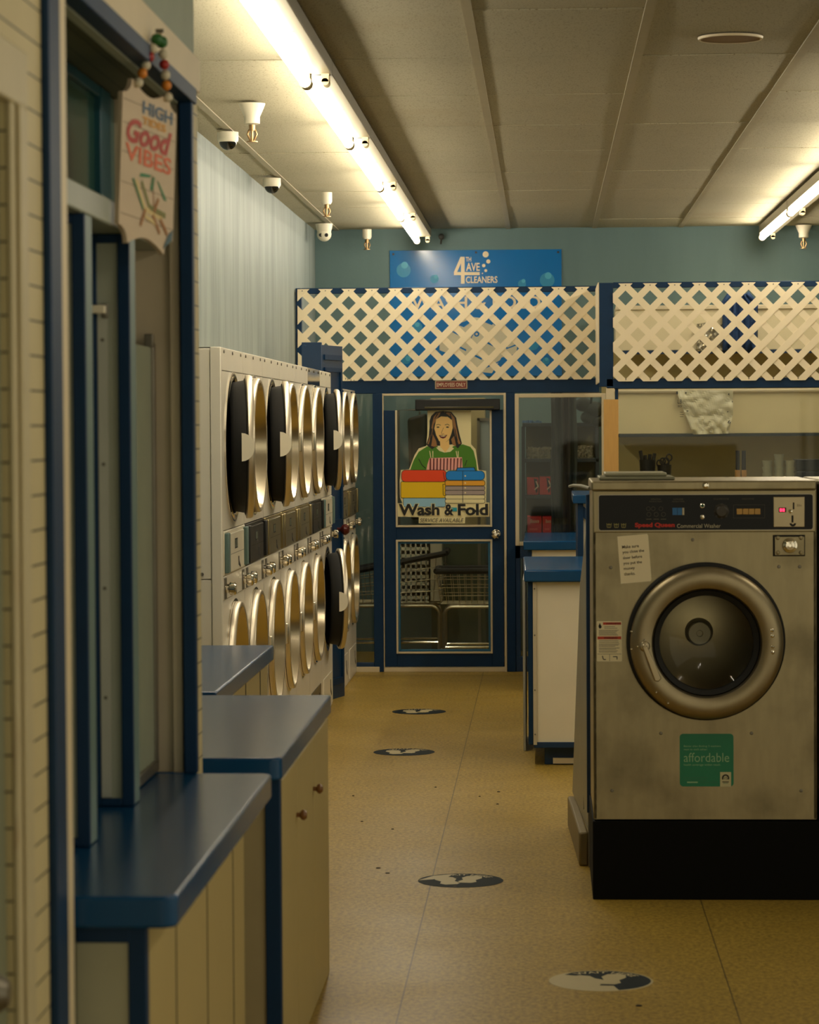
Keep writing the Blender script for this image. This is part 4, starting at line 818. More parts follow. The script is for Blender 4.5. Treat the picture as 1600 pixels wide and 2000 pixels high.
    f = XZ(YW-.0115); m = MB(); m.frect(f, *D.r(1424, 276, 1434, 322), 0, 0); m.frect(f, *D.r(1415, 362, 1428, 410), 0, 0); m.fring(f, *D.c(1424, 414), D.ln(8), D.ln(22), 0, 0, 20, pi, 2*pi); m.frect(f, *D.r(1330, 310, 1380, 342), 0, 0); m.ftext(f, '25c', *D.r(1450, 288, 1482, 302), 0, 0); m.build('coin_slot', INK, cp, smooth=False)
    m = MB(); f2 = XZ(YW-.0118); m.frect(f2, *D.r(1337, 316, 1352, 337)); m.frect(f2, *D.r(1355, 316, 1370, 337)); m.build('led_display', mat('red digits', (255, 20, 40), rough=.5, noise=0, emit=(1, .03, .08, 1.4)), cp)
    q = D.c(1408, 335); m = MB(); m.lathe((q[0], YW-.011, q[1]), (0, -1, 0), [(.007, 0), (.006, .006), (0, .008)], 16); m.build('return_button', CHROME, cp)
    q = D.r(1293, 492, 1507, 635); m = MB(); m.box(q[0], q[1], YW-.002, YW+.002, q[2], q[3], 1); m.box(q[0]+.006, q[1]-.003, YW-.008, YW-.002, q[2]+.004, q[3]-.006, 0)
    for sx in (1325, 1478):
        for sz in (512, 610): c_ = D.c(sx, sz); m.lathe((c_[0], YW-.008, c_[1]), (0, -1, 0), [(.007, 0), (.006, .003), (0, .004)], 12)
    lb = m.build('coin_vault', [STEEL, INK], t, bevel=.001)
    q = D.c(1405, 562); m = MB(); m.lathe((q[0], YW-.008, q[1]), (0, -1, 0), [(.026, 0), (.024, .010), (.017, .012), (.015, .018), (.006, .019), (.005, .014), (0, .014)], 24); m.build('vault_lock', CHROME, lb)
    # porthole door
    k = D.ln(1)
    m = MB(); m.lathe((cx-.002, YW, cz+.002), (0, -1, 0), [(.20, -.02), (.266, -.001), (.268, .012), (.262, .020), (.20, .024)], 80); m.build('door_seal', RUBBER, t)
    m = MB(); zc2 = cz-.002; m.lathe((cx, YW-.018, zc2), (0, -1, 0), [(.257, 0), (.258, .012), (.252, .022), (.240, .029), (.222, .033), (.198, .031), (.186, .025), (.181, .014), (.180, -.002)], 96); dr = m.build('door', mat('door ring steel', (.36, .30, .19), rough=.40, metal=.92, noise=.1, scale=4, stretch=(8, 8, 1)), t)
    m = MB(); m.lathe((cx, YW-.020, zc2), (0, -1, 0), [(.181, .004), (.176, .010), (.160, .002), (.158, -.02)], 80); m.build('glass_seal', RUBBER, dr)
    m = MB(); m.lathe((cx, YW-.010, zc2), (0, -1, 0), [(.160, 0), (.150, -.010), (.12, -.03), (.06, -.045), (0, -.048)], 64); m.build('door_glass', glass('porthole glass', (.92, .91, .84), .015, .02), dr)
    f = XZ(YW-.052)
    for sx, sz in ((1280, 508), (1282, 546), (1284, 617), (1284, 655), (350, 517), (350, 634), (388, 614), (437, 572), (512, 918), (590, 990)):
        c_ = E.c(sx, sz); r = .0042 if sx < 1000 else .0065; m = MB(); m.lathe((c_[0], YW-(.048 if 380 < sx < 600 or sx > 1000 else .036), c_[1]), (0, -1, 0), [(r, -.006), (r, .002), (r*.6, .005), (0, .006)], 14); m.build('rivet', CHROME, dr)
    c0 = E.c(437, 612); c1 = E.c(525, 832); m = MB()
    m.lathe((c0[0], YW-.045, c0[1]), (0, -1, 0), [(.018, -.004), (.018, .012), (.014, .018), (.007, .018), (.006, .024), (0, .025)], 24)
    d_ = Vector((c1[0]-c0[0], 0, c1[1]-c0[1])); L_ = d_.length; d_.normalize(); s_ = Vector((d_.z, 0, -d_.x))
    o_ = Vector((c0[0], YW-.056, c0[1])); m.prism([o_+s_*.008, o_+d_*L_+s_*.012, o_+d_*(L_+.006), o_+d_*L_-s_*.012, o_-s_*.008], (0, -.014, 0)); m.build('door_handle', mat('handle steel', (.50, .42, .28), rough=.35, metal=.85), dr, bevel=.003)
    # drum seen through the glass
    m = MB(); m.lathe((cx, YW+.02, cz), (0, 1, 0), [(.205, -.02), (.205, .03), (.25, .04), (.25, .44)], 64); m.build('drum_wall', mat('drum steel', (.20, .17, .10), rough=.35, metal=.85, noise=.2, scale=30), t)
    dx_, dz_ = at(1130+805/3.4043, 1080+533/3.4043, Y=YW+.46).x, at(1130+805/3.4043, 1080+533/3.4043, Y=YW+.46).z
    m = MB(); m.lathe((cx, YW+.47, cz), (0, -1, 0), [(.25, 0), (.10, .012), (.05, .016)], 64)
    for i in range(0): a_ = 0; m.prism([Vector((cx+r_*cos(a_+w_), YW+.455, cz+r_*sin(a_+w_))) for r_, w_ in ((.05, -.2), (.24, -.06), (.24, .06), (.05, .2))], (0, -.012, 0))
    m.build('drum_back', mat('drum back steel', (.42, .36, .24), rough=.3, metal=.85, noise=.15), t)
    m = MB(); m.lathe((dx_, YW+.462, dz_), (0, -1, 0), [(.043, -.01), (.043, .014), (.038, .018), (.012, .018), (.010, .008), (0, .008)], 40); m.build('drum_hub', mat('hub grey', (.72, .68, .55), rough=.55, metal=.6, noise=.1), t)
    # small holes and screws in the sheet metal
    for sx, sz, Q in ((215, 710, D), (1333, 704, D), (1471, 704, D), (760, 525, D), (611, 103, G), (1178, 103, G), (306, 462, G), (1488, 462, G)):
        c_ = Q.c(sx, sz); m = MB(); m.lathe((c_[0], YW, c_[1]), (0, -1, 0), [(.006, 0), (.005, .002), (0, .0025)], 12); m.build('screw', STEELD, t)
    # stickers
    q = rect_px(1328, 1433, 1433, 1536, YW); m = MB(); fr = XZ(YW-.0012)
    m.prism([(p, YW-.0002, r) for p, r in rr(*q, .012)], (0, -.0008, 0), 0)
    m.ftext(fr, 'Better than finding 2 washers', *G.r(755, 177, 985, 192), 0, 1); m.ftext(fr, 'next to each other:', *G.r(755, 197, 902, 209), 0, 1)
    m.ftext(fr, 'affordable', *G.r(755, 225, 1038, 282), 0, 1, fat=-.006); m.ftext(fr, 'health coverage within reach.', *G.r(755, 293, 985, 309), 0, 1)
    m.frect(fr, *G.r(755, 378, 905, 383), 0, 2); m.frect(fr, *G.r(755, 392, 900, 397), 0, 2); m.frect(fr, *G.r(775, 405, 842, 413), 0, 1); m.frect(fr, *G.r(855, 407, 965, 412), 0, 2)
    m.frect(fr, *G.r(982, 345, 1050, 437), .0003, 3); m.fring(fr, *G.c(1016, 382), G.ln(14), G.ln(23), .0006, 4, 24, -.5, pi+.5); m.ftext(fr, 'V5', *G.r(1004, 374, 1028, 392), .0006, 4); m.frect(fr, *G.r(995, 404, 1037, 409), .0006, 4); m.frect(fr, *G.r(1000, 413, 1032, 416), .0006, 2)
    o = m.build('advert_sticker', [mat('sticker green', (2, 124, 88), rough=.35, noise=.12, scale=12), mat('sticker pale', (150, 190, 150), rough=.5), mat('sticker mid', (40, 120, 90), rough=.5), mat('badge cream', (206, 200, 160), rough=.5), INK], t, smooth=False); o['label'] = 'green advertising sticker'
    q = rect_px(1166, 1213, 1215, 1292, YW); m = MB(); m.prism([(p, YW-.0002, r) for p, r in rr(*q, .004)], (0, -.0008, 0), 0); W = lambda a, b, c, d: (q[0]+(q[1]-q[0])*a, q[0]+(q[1]-q[0])*c, q[3]+(q[2]-q[3])*d, q[3]+(q[2]-q[3])*b)
    m.frect(fr, *W(.25, .03, .97, .09), 0, 1); m.frect(fr, *W(.03, .38, .97, .45), 0, 1); m.ftext(fr, 'WARNING', *W(.36, .04, .94, .08), .0003, 2, fat=.02); m.ftext(fr, 'WARNING', *W(.28, .39, .82, .44), .0003, 2, fat=.02)
    for yy in [.13, .17, .22, .25, .28, .31, .34, .48, .52, .56, .59, .62, .66, .69, .73, .76]: m.frect(fr, *W(.30 if yy < .2 else .08, yy, random.uniform(.7, .93), yy+.012), 0, 3)
    m.fpoly(fr, [(W(a, b, 1, 1)[0], W(0, b, 1, b)[3]) for a, b in ((.07, .12), (.10, .08), (.13, .04), (.15, .08), (.19, .12), (.19, .16), (.13, .19), (.08, .16))], 0, 2)
    m.frect(fr, *W(.03, .81, .97, .82), 0, 3); m.frect(fr, *W(.50, .82, .515, .99), 0, 3); m.fline(fr, [(W(.22, .86, 1, 1)[0], W(0, .86, 1, .86)[3]), (W(.26, .94, 1, 1)[0], W(0, .95, 1, .95)[3]), (W(.36, .94, 1, 1)[0], W(0, .95, 1, .95)[3])], .003, 0, 2); m.fline(fr, [(W(.64, .87, 1, 1)[0], W(0, .88, 1, .88)[3]), (W(.80, .87, 1, 1)[0], W(0, .88, 1, .88)[3]), (W(.80, .95, 1, 1)[0], W(0, .95, 1, .95)[3])], .003, 0, 2)
    o = m.build('warning_sticker', [mat('sticker cream', (240, 228, 190), rough=.5), mat('warning red', (196, 62, 30), rough=.5), INK, mat('fine print', (110, 100, 78), rough=.6)], t, smooth=False); o['label'] = 'red and cream warning sticker'
    return t
t = washer()
r = t.copy(); COL.objects.link(r); r.location.x += .772; r['label'] = 'second brushed steel washer, cut off by the right edge of the photo'
for ch in list(t.children):
    if ch.name.split('.')[0] in ('advert_sticker', 'warning_sticker'): continue
    c = ch.copy(); COL.objects.link(c); c.parent = r
    for g in ch.children:
        g2 = g.copy(); COL.objects.link(g2); g2.parent = c
        for h in g.children: h2 = h.copy(); COL.objects.link(h2); h2.parent = g2
o = MB().box(x0-.004, 1.70, YW-.004, 10.235, 0, .268).build('washer_plinth', mat('black plinth', (5, 5, 4), rough=.7, noise=.2, spec=.15), bevel=.003); tag(o, 'long black painted plinth on the floor under the washers', 'plinth')
# taped note
c = [D.c(*p) for p in ((282, 818), (487, 800), (463, 488), (258, 503))]; f = Fr((c[0][0], YW-.0015, c[0][1]), (c[1][0]-c[0][0], 0, c[1][1]-c[0][1]), (c[3][0]-c[0][0], 0, c[3][1]-c[0][1]))
m = MB(); m.prism([f.p(0, 0), f.p(.97, 0), f.p(1, .04), f.p(1, .96), f.p(.97, 1), f.p(0, 1)], (0, .001, 0), 0)
for s, y0_, y1_, wd_ in (('Make sure', .735, .80, .54), ('you close the', .612, .69, .70), ('door before', .51, .57, .62), ('you put the', .378, .455, .60), ('money', .268, .325, .36), ('thanks.', .165, .23, .36)): m.ftext(f, s, .13, .13+wd_, y0_, y1_, .0004, 1, fat=.012)
o = m.build('paper_note', [PAPER, mat('note ink', (70, 52, 34), rough=.8)], smooth=False); tag(o, 'cream paper note taped on the big steel washer asking to close the door', 'note')
# tray, hose and clutter on the washer top
q = rect_px(1170, 926, 1305, 937, 9.75)
t = thing('metal_tray', ((q[0]+q[1])/2, 9.85, z1), 'shallow grey metal lid lying on top of the steel washer', 'tray')
MB().box(q[0], q[1]+.02, 9.68, 10.05, z1+.001, z1+.012).build('base', mat('tray grey', (130, 128, 104), rough=.4, metal=.3), t, bevel=.003); MB().box(q[0]+.02, q[1]-.005, 9.72, 10.0, z1+.012, z1+.026).build('raised_lid', mat('tray top', (146, 142, 116), rough=.45, metal=.2), t, bevel=.005)
o = MB().tube([Vector((x0-.006, 9.8, z1-.03)), at(1150, 953, Y=10.0), at(1135, 949, Y=10.3), at(1120, 948, Y=10.6), at(1113, 950, Y=10.9)], .006, 8).build('hose', mat('grey hose', (130, 128, 110), rough=.5)); tag(o, 'thin grey hose trailing off the back of the steel washer', 'hose')
# machine behind, seen from its side
t = thing('side_washer', (.3, 10.9, 0), 'washer seen edge-on behind the steel one, with a sloping grey front', 'washing machine')
c = [at(1150, 1625, Y=10.34), at(1118, 1548, Y=11.3), at(1133, 1140, Y=11.3), at(1149, 1000, Y=10.34)]
MB().prism(c, (.20, 0, 0)).build('front_panel', mat('grey steel side', (.26, .25, .19), rough=.42, metal=.6, noise=.15), t, bevel=.003)
MB().box(.20, .62, 10.34, 11.3, .1, 1.02).build('cabinet', STEELD, t, bevel=.004)
m = MB(); a = at(1139, 1500, Y=10.7); b = at(1140, 1580, Y=10.6); m.prism([a, b, b+Vector((.006, 0, 0)), a+Vector((.006, 0, 0))], (0, -.006, 0)); m.build('slot', INK, t)
m = MB(); c = [at(1131, 1692, Z=0), at(1109, 1615, Z=0)]; w_ = Vector((.036, 0, 0)); m.prism([c[0], c[0]+w_, c[1]+w_, c[1]], (0, 0, .125)); m.build('kick_board', mat('tan kick board', (120, 104, 66), rough=.55, noise=.12), t, bevel=.008)
x_, X_, z_, Z_ = rect_px(1147, 966, 1159, 1640, 10.26)
o = MB().box(x_, X_, 10.245, 10.285, .20, Z_).build('end_board', BLUEW, bevel=.003); tag(o, 'tall narrow blue board standing against the side of the steel washer', 'board')
o = MB().box(x_+.004, X_-.002, 10.245, 10.285, 0, .20).build('board_foot', STEELD); tag(o, 'dark foot block under the tall blue board by the washer', 'block')

# ------------------------------------------------------------------ staff room seen through the glass
WIRE = mat('cart wire', (.42, .36, .24), rough=.3, metal=.9)
def cart(label, x0, x1, y0, y1, zr, zb, slope=0):
    t = thing('laundry_cart', ((x0+x1)/2, (y0+y1)/2, 0), label, 'cart', 'wire laundry carts behind the door')
    rim = [(x0, y0, zr), (x1, y0, zr+slope), (x1, y1, zr+slope), (x0, y1, zr), (x0, y0, zr)]
    MB().tube(rim[:2], .020, 8).tube(rim[1:3], .020, 8).tube(rim[2:4], .020, 8).tube(rim[3:], .020, 8).build('rim', RUBBER, t)
    m = MB(); n = 11; i_ = .03
    for i in range(n+1):
        x = x0+(x1-x0)*i/n; xb = x0+i_+(x1-x0-2*i_)*i/n
        m.tube([(x, y0, zr+slope*i/n), (xb, y0+i_, zb)], .0025, 5); m.tube([(x, y1, zr+slope*i/n), (xb, y1-i_, zb)], .0025, 5); m.tube([(xb, y0+i_, zb), (xb, y1-i_, zb)], .0025, 5)
    for j in range(1, 5):
        k = j/4; z = zr+(zb-zr)*k; e = i_*k
        for yy in (y0+e, y1-e): m.tube([(x0+e, yy, z), (x1-e, yy, z+slope*(1-k))], .003, 5)
        for xx, sl in ((x0+e, 0), (x1-e, slope*(1-k))): m.tube([(xx, y0+e, z+sl), (xx, y1-e, z+sl)], .003, 5)
    for j in range(9): yy = y0+i_+(y1-y0-2*i_)*j/8; m.tube([(x0+i_, yy, zb), (x1-i_, yy, zb)], .003, 5)
    m.build('basket', WIRE, t)
    for yy in (y0+.04, y1-.04):
        m = MB(); zt = zb-.02; r = .06
        pts = [(x0+.05, yy, .07)] + [(x0+.05+r-r*cos(a), yy, zt-r+r*sin(a)) for a in [pi/2*i/6 for i in range(7)]] + [(x1-.05-r+r*sin(a), yy, zt-r+r*cos(a)) for a in [pi/2*i/6 for i in range(7)]] + [(x1-.05, yy, .07)]
        m.tube(pts, .012, 8); m.build('leg_frame', mat('cart tube', (.48, .42, .30), rough=.3, metal=.9), t)
    MB().tube([(x0+.05, y0+.04, .13), (x1-.05, y0+.04, .13)], .009).tube([(x0+.05, y1-.04, .13), (x1-.05, y1-.04, .13)], .009).build('stretcher', CHROME, t)
    for xx in (x0+.05, x1-.05):
        for yy in (y0+.04, y1-.04): MB().cyl((xx-.012, yy, .035), (xx+.012, yy, .035), .034, seg=16).build('castor', STEELD, t)
    return t
cart('wire laundry cart at right behind the lower door glass, with an empty basket', -.73, -.22, 18.72, 19.1, .64, .42)
cart('wire laundry cart at left behind the lower door glass, holding the white crate', -1.40, -.68, 19.16, 19.58, .60, .40, slope=.14)
t = thing('plastic_crate', (-.86, 19.37, .41), 'white plastic crate with rows of square holes in the left cart', 'crate')
m = MB(); xa, xb, za, zb = -1.01, -.71, .41, .84
for i in range(7): x = xa+(xb-xa)*i/6*.7; m.box(x-.012, x+.012, 19.22, 19.23, za, zb)
for j in range(10): z = za+(zb-za)*j/9; m.box(xa, xa+.7*(xb-xa), 19.22, 19.23, z-.012, z+.012)
m.box(xa+.7*(xb-xa), xb, 19.22, 19.23, za, zb); m.build('slotted_front', WHITE, t, smooth=False)
MB().box(xa, xa+.01, 19.23, 19.5, za, zb).box(xb-.01, xb, 19.23, 19.5, za, zb).box(xa, xb, 19.49, 19.5, za, zb).box(xa, xb, 19.23, 19.5, za, za+.01).build('sides', PALE, t)
# backdrop: cupboards in the staff room
t = thing('tall_cupboard', (-.62, 19.75, 0), 'tall beige cupboard behind the poster glass', 'cupboard')
MB().box(-.80, -.42, 19.62, 19.97, 0.9, 1.80).build('body', mat('beige board', (172, 156, 112), rough=.6), t, bevel=.004); MB().box(-.80, -.42, 19.64, 19.97, 0, .9).build('base', mat('green grey base', (80, 92, 74), rough=.6), t)
t = thing('garment_bag', (-.84, 19.3, .85), 'dark garment bag hanging left of the poster woman', 'garment bag')
MB().prism([(-.965, 19.72, 1.66), (-.83, 19.72, 1.70), (-.82, 19.72, .95), (-.945, 19.72, .95)], (0, .1, 0)).build('bag', mat('dark olive cloth', (36, 36, 22), rough=.7), t, bevel=.02); MB().tube([(-1.03, 19.78, 0), (-1.03, 19.78, 1.72), (-.88, 19.78, 1.72), (-.88, 19.78, 1.69)], .008).cyl((-1.03, 19.78, 0), (-1.03, 19.78, .02), .1).build('hook_stand', STEELD, t)
t = thing('framed_print', (-.38, 19.3, 1.1), 'narrow pale board in a dark frame at right of the poster woman', 'frame')
MB().box(-.47, -.45, 19.45, 19.49, 0, 1.66).box(-.375, -.365, 19.45, 19.49, 0, 1.66).box(-.47, -.365, 19.45, 19.49, 1.64, 1.66).build('frame', STEELD, t); MB().box(-.45, -.375, 19.47, 19.48, 1.0, 1.64).build('board', mat('pale blue board', (150, 160, 156), rough=.5), t)
SH = mat('dark shelf', (30, 40, 44), rough=.5, noise=.15)
t = thing('shelf_rack', (.09, 19.0, 0), 'dark shelf rack behind the staff window, holding red boxes', 'shelf rack')
xa, xb = at(1021, 900, Y=18.9).x, at(1170, 900, Y=18.9).x
for xx in (xa-.006, xb-.02):
    for yy in (18.85, 19.25): MB().box(xx, xx+.02, yy, yy+.02, 0, 1.60).build('upright', SH, t)
zs = [at(1060, y, Y=18.85).z for y in (1042, 967, 896, 826)]
for z in zs: MB().box(xa, xb, 18.85, 19.28, z-.025, z).build('shelf', SH, t, bevel=.003)
MB().box(xa+.02, xb-.02, 19.27, 19.28, .6, 1.6).build('back_panel', mat('olive back', (100, 92, 56), rough=.7), t)
RED = mat('box red', (196, 34, 22), rough=.45, noise=.08)
def redbox(label, x0p, x1p, y0p, z, txt):
    p = at(x0p, y0p, Y=18.87); q = at(x1p, y0p, Y=18.87)
    t = thing('detergent_box', ((p.x+q.x)/2, 18.95, z), label, 'box', 'red boxes on the rack')
    MB().box(p.x, q.x-.003, 18.87, 19.1, z+.001, p.z).build('carton', RED, t, bevel=.002); f = XZ(18.8692); m = MB(); h = p.z-z
    if txt: m.ftext(f, 'Bounce', p.x+.02, q.x-.02, z+h*.62, z+h*.85, 0, 0, shear=.2, fat=.02); m.frect(f, p.x+.015, q.x-.03, z+h*.2, z+h*.3, 0, 1)
    else: m.fpoly(f, [(p.x+.045, z+h*.95), (q.x-.012, z+h*.9), (q.x-.03, z+h*.5), (q.x-.01, z+h*.2), (p.x+.06, z+h*.1), (p.x+.07, z+h*.5)], 0, 2); m.fline(f, [(p.x+.06, z+h*.8), (p.x+.075, z+h*.5), (p.x+.05, z+h*.3)], .008, .0005, 0)
    m.build('print', [mat('carton cream', (220, 180, 150), rough=.5), mat('carton pale red', (220, 90, 70), rough=.5), mat('carton dark', (60, 40, 26), rough=.5)], t, smooth=False)
redbox('left of the two taller red boxes, upper shelf of the rack', 1029.5, 1053, 933, zs[1], False); redbox('right of the two taller red boxes, upper shelf of the rack', 1054, 1077, 931, zs[1], False)
redbox('left of the two low red boxes on the lower shelf', 1030, 1059, 1009, zs[0], True); redbox('right of the two low red boxes on the lower shelf', 1060, 1082, 1009, zs[0], True)
def heap(name, label, cat, x0p, x1p, Y, z, h, m_, n=5):
    p = at(x0p, 900, Y=Y).x; q = at(x1p, 900, Y=Y).x
    m = MB()
    for i in range(n):
        zz = z+.001+h*i/n; dx = random.uniform(-.006, .006); pts = []
        N = 12
        top = [(p+dx+(q-p)*k/N, Y+random.uniform(-.01, .01), zz+h/n*.9+random.uniform(-.004, .006)) for k in range(N+1)]; bot = [(a[0], a[1], zz) for a in top]
        m.add(bot+top+[(a[0], a[1]+.2, a[2]) for a in bot]+[(a[0], a[1]+.2, a[2]) for a in top], [(k, k+1, N+2+k, N+1+k) for k in range(N)]+[(N+1+k, N+2+k, 3*N+4+k, 3*N+3+k) for k in range(N)]+[(0, N+1, 3*N+3, 2*N+2), (N, 3*N+2, 4*N+3, 2*N+1)])
    o = m.build(name, m_); return tag(o, label, cat)
heap('folded_linen', 'rumpled pale linen on the left of the upper rack shelf', 'linen', 1030, 1076, 18.88, zs[2], .075, mat('pale linen', (150, 142, 112), rough=.8, noise=.2))
heap('paper_stack', 'stack of loose papers on the right of the upper rack shelf', 'papers', 1128, 1158, 18.88, zs[2], .085, mat('grey papers', (150, 142, 116), rough=.8, noise=.2), 8)
heap('blue_folder', 'pale blue folder lying on top of the dark rack', 'folder', 1022, 1060, 18.88, zs[3], .014, mat('folder blue', (70, 110, 150), rough=.6), 1)
CL = [mat('dark garment', (30, 34, 28), rough=.8, noise=.25), mat('dark brown garment', (44, 34, 24), rough=.8, noise=.25), mat('dark green garment', (34, 42, 30), rough=.8, noise=.25)]
rail = at(1128, 772, Y=18.62)
for i, (xa_, xb_, zb_) in enumerate(((1078, 1096, 1040), (1094, 1112, 1046), (1110, 1127, 1038))):
    p = at(xa_, 771, Y=18.62); q = at(xb_, 771, Y=18.62); zb2 = at(xa_, zb_, Y=18.62).z
    t = thing('hanging_garment', ((p.x+q.x)/2, 18.62, zb2), ('left', 'middle', 'right')[i]+'most long dark garment hanging inside the staff window' if i != 1 else 'middle one of three long dark garments hanging inside the staff window', 'garment', 'dark garments on the rail')
    m = MB(); n = 14; vs = []; p.z = 1.822
    for zz in range(9):
        z = zb2+(p.z-zb2)*zz/8
        for k in range(n+1):
            a = k/n; vs.append((p.x+(q.x-p.x)*a+.004*sin(zz*1.3+k), 18.585+.045*i+.010*sin(a*9+i*2+zz*.15), z))
    m.add(vs, [(r_*(n+1)+k, r_*(n+1)+k+1, (r_+1)*(n+1)+k+1, (r_+1)*(n+1)+k) for r_ in range(8) for k in range(n)]); o = m.build('cloth', CL[i], t)
    so = o.modifiers.new('thickness', 'SOLIDIFY'); so.thickness = .012; so.offset = -1
    MB().tube([((p.x+q.x)/2, 18.585+.045*i, p.z-.02), ((p.x+q.x)/2, 18.625, 1.815), ((p.x+q.x)/2, 18.64, 1.82)], .005).build('hanger_hook', CHROME, t)
o = MB().cyl((at(1070, 770, Y=18.625).x, 18.625, 1.815), (.36, 18.625, 1.815), .009).build('clothes_rail', STEELD); tag(o, 'dark clothes rail inside the top of the staff window', 'rail')
m = MB()
for (px, py, r) in ((1140, 790, .06), (1160, 800, .07), (1150, 815, .055), (1168, 822, .05)): c_ = at(px, py, Y=18.75); m.ball(c_, r, 16, sz=.8)
m.tube([(.3, 18.75, 1.70), (.31, 18.66, 1.82), (.31, 18.625, 1.826)], .008)
o = m.build('laundry_bag', CL[2]); tag(o, 'lumpy dark laundry bag hung in the corner of the staff window', 'bag')
# serving hatch on the right
OL = mat('olive wall board', (176, 162, 112), rough=.6, noise=.08)
struct(box(.40, 3.29, BACK-.03, BACK-.001, 0, 2.15).build('wall_back_panel', OL))
p6 = bpy.data.objects.new('window_6', None); p6.location = (1.8, RPART+.03, 1.0); COL.objects.link(p6); struct(p6)
MB().box(.46, 3.29, RPART+.03, RPART+.035, .95, 1.83).build('glass', GLASS, p6)
struct(box(.46, 3.29, RPART, RPART+.08, 0, .95).build('wall_hatch', CREAM))
def pr(x0_, y0_, x1_, y1_, Y): return rect_px(x0_, y0_, x1_, y1_, Y)
_, _, za, zb = pr(1210, 597, 1600, 685, 19.6)
t = thing('wall_cabinet', (1.8, 19.6, za), 'upper long white wall cabinet behind the right lattice', 'cabinet')
MB().box(.49, 3.28, 19.6, BACK-.04, za, zb).build('body', mat('cabinet white', (226, 212, 172), rough=.5, noise=.05), t, bevel=.004); MB().box(.49, 3.28, 19.58, 19.6, zb-.02, zb+.01).build('cornice', CREAM, t, bevel=.004); MB().box(.49, 3.28, 19.59, 19.62, za-.025, za).build('bottom_edge', BLUEW, t)
_, _, za, zb = pr(1208, 762, 1600, 848, 19.55)
t = thing('wall_cabinet', (1.8, 19.3, za), 'lower long white cabinet front over the hatch shelf', 'cabinet')
MB().box(.47, 3.28, 19.55, BACK-.04, za, zb).build('body', mat('cabinet cream white', (228, 212, 166), rough=.35, noise=.05), t, bevel=.004); MB().tube([(.47, 19.535, zb), (3.28, 19.535, zb)], .014).build('top_rail', CREAM, t); MB().box(.47, 3.28, 19.54, 19.58, za-.02, za).build('bottom_edge', SH, t)
zs2 = at(1400, 935, Y=18.9).z-.01
t = thing('hatch_shelf', (1.8, 19.2, zs2-.03), 'long shelf behind the hatch carrying cups and brushes', 'shelf')
MB().box(.45, 3.28, 18.75, BACK-.04, zs2-.03, zs2).build('board', OL, t, bevel=.003); m = MB(); m.box(.5, .54, 18.8, 19.9, 0, zs2-.03); m.box(3.2, 3.24, 18.8, 19.9, 0, zs2-.03); m.build('support', OL, t)
for i, (a_, b_, y_, lab) in enumerate(((1249, 1281, 898, 'black pot of knife handles on the hatch shelf'), (1284, 1312, 908, 'dark pot of scissors beside the knife pot'))):
    x0_, x1_, z0_, z1_ = pr(a_, y_, b_, 935, 18.9); xc = (x0_+x1_)/2; r = (x1_-x0_)/2
    t = thing('utensil_pot', (xc, 18.9, zs2), lab, 'pot', 'pots on the hatch shelf')
    MB().lathe((xc, 18.9, zs2+.001), (0, 0, 1), [(0, 0), (r*.86, 0), (r, z1_-zs2), (r*.92, z1_-zs2), (r*.8, .01), (0, .01)], 24).build('pot', BLACK, t)
    for k in range(4):
        dx = (k-1.5)*r*.45; hz = z1_+random.uniform(.02, .075)
        if i == 0: MB().tube([(xc+dx*.4, 18.9, zs2+.02), (xc+dx*1.3, 18.9, hz)], .012, 8).build('knife_handle', INK, t)
        else:
            m = MB(); m.tube([(xc+dx*.4, 18.9, zs2+.02), (xc+dx, 18.9, hz-.03)], .005, 6); q_ = [(xc+dx+.018*cos(a), 18.9, hz-.01+.022*sin(a)) for a in [2*pi*j/12 for j in range(13)]]; m.tube(q_, .005, 6); m.build('scissors', INK, t)
for i, px in enumerate((1441, 1453)):
    p = at(px, 880, Y=18.95); q = at(px, 918, Y=18.95); r = at(px, 935, Y=18.95)
    t = thing('hand_brush', (p.x, 18.95, zs2), ('left', 'right')[i]+' upright brush with a black handle and wooden head', 'brush', 'brushes on the hatch shelf')
    MB().tube([(p.x, 18.95, p.z), (p.x, 18.95, p.z-.015), (p.x, 18.95, q.z)], .014, 10).build('handle', INK, t); MB().box(p.x-.017, p.x+.017, 18.93, 18.97, zs2, q.z).build('wooden_head', mat('brush wood', (170, 124, 62), rough=.6), t, bevel=.003)
for i, px in enumerate((1499, 1522, 1543)):
    n = 4 if i == 1 else 3
    for k in range(n):
        p = at(px, 930, Y=18.95); z = zs2+.001+k*.042
        o = MB().lathe((p.x, 18.95, z), (0, 0, 1), [(0, 0), (.026, 0), (.034, .044), (.030, .044), (.024, .006), (0, .006)], 20).build('foam_cup', mat('cup white', (150, 148, 124), rough=.6))
        tag(o, '%s white cup in the %s stack on the hatch shelf' % (('bottom', 'second', 'third', 'topmost')[k] if not (n == 3 and k == 2) else 'topmost', ('left', 'taller middle', 'right')[i]), 'cup', 'stacked cups on the hatch shelf')
x0_, x1_, z0_, z1_ = pr(1556, 897, 1612, 935, 18.95)
t = thing('storage_tray', ((x0_+x1_)/2, 19.0, zs2), 'black stacked tray at the right end of the hatch shelf', 'tray')
MB().box(x0_, x1_, 18.95, 19.2, zs2, zs2+.055).build('lower_tray', BLACK, t, bevel=.004); MB().box(x0_, x1_, 18.95, 19.2, zs2+.06, z1_).build('upper_tray', BLACK, t, bevel=.004)
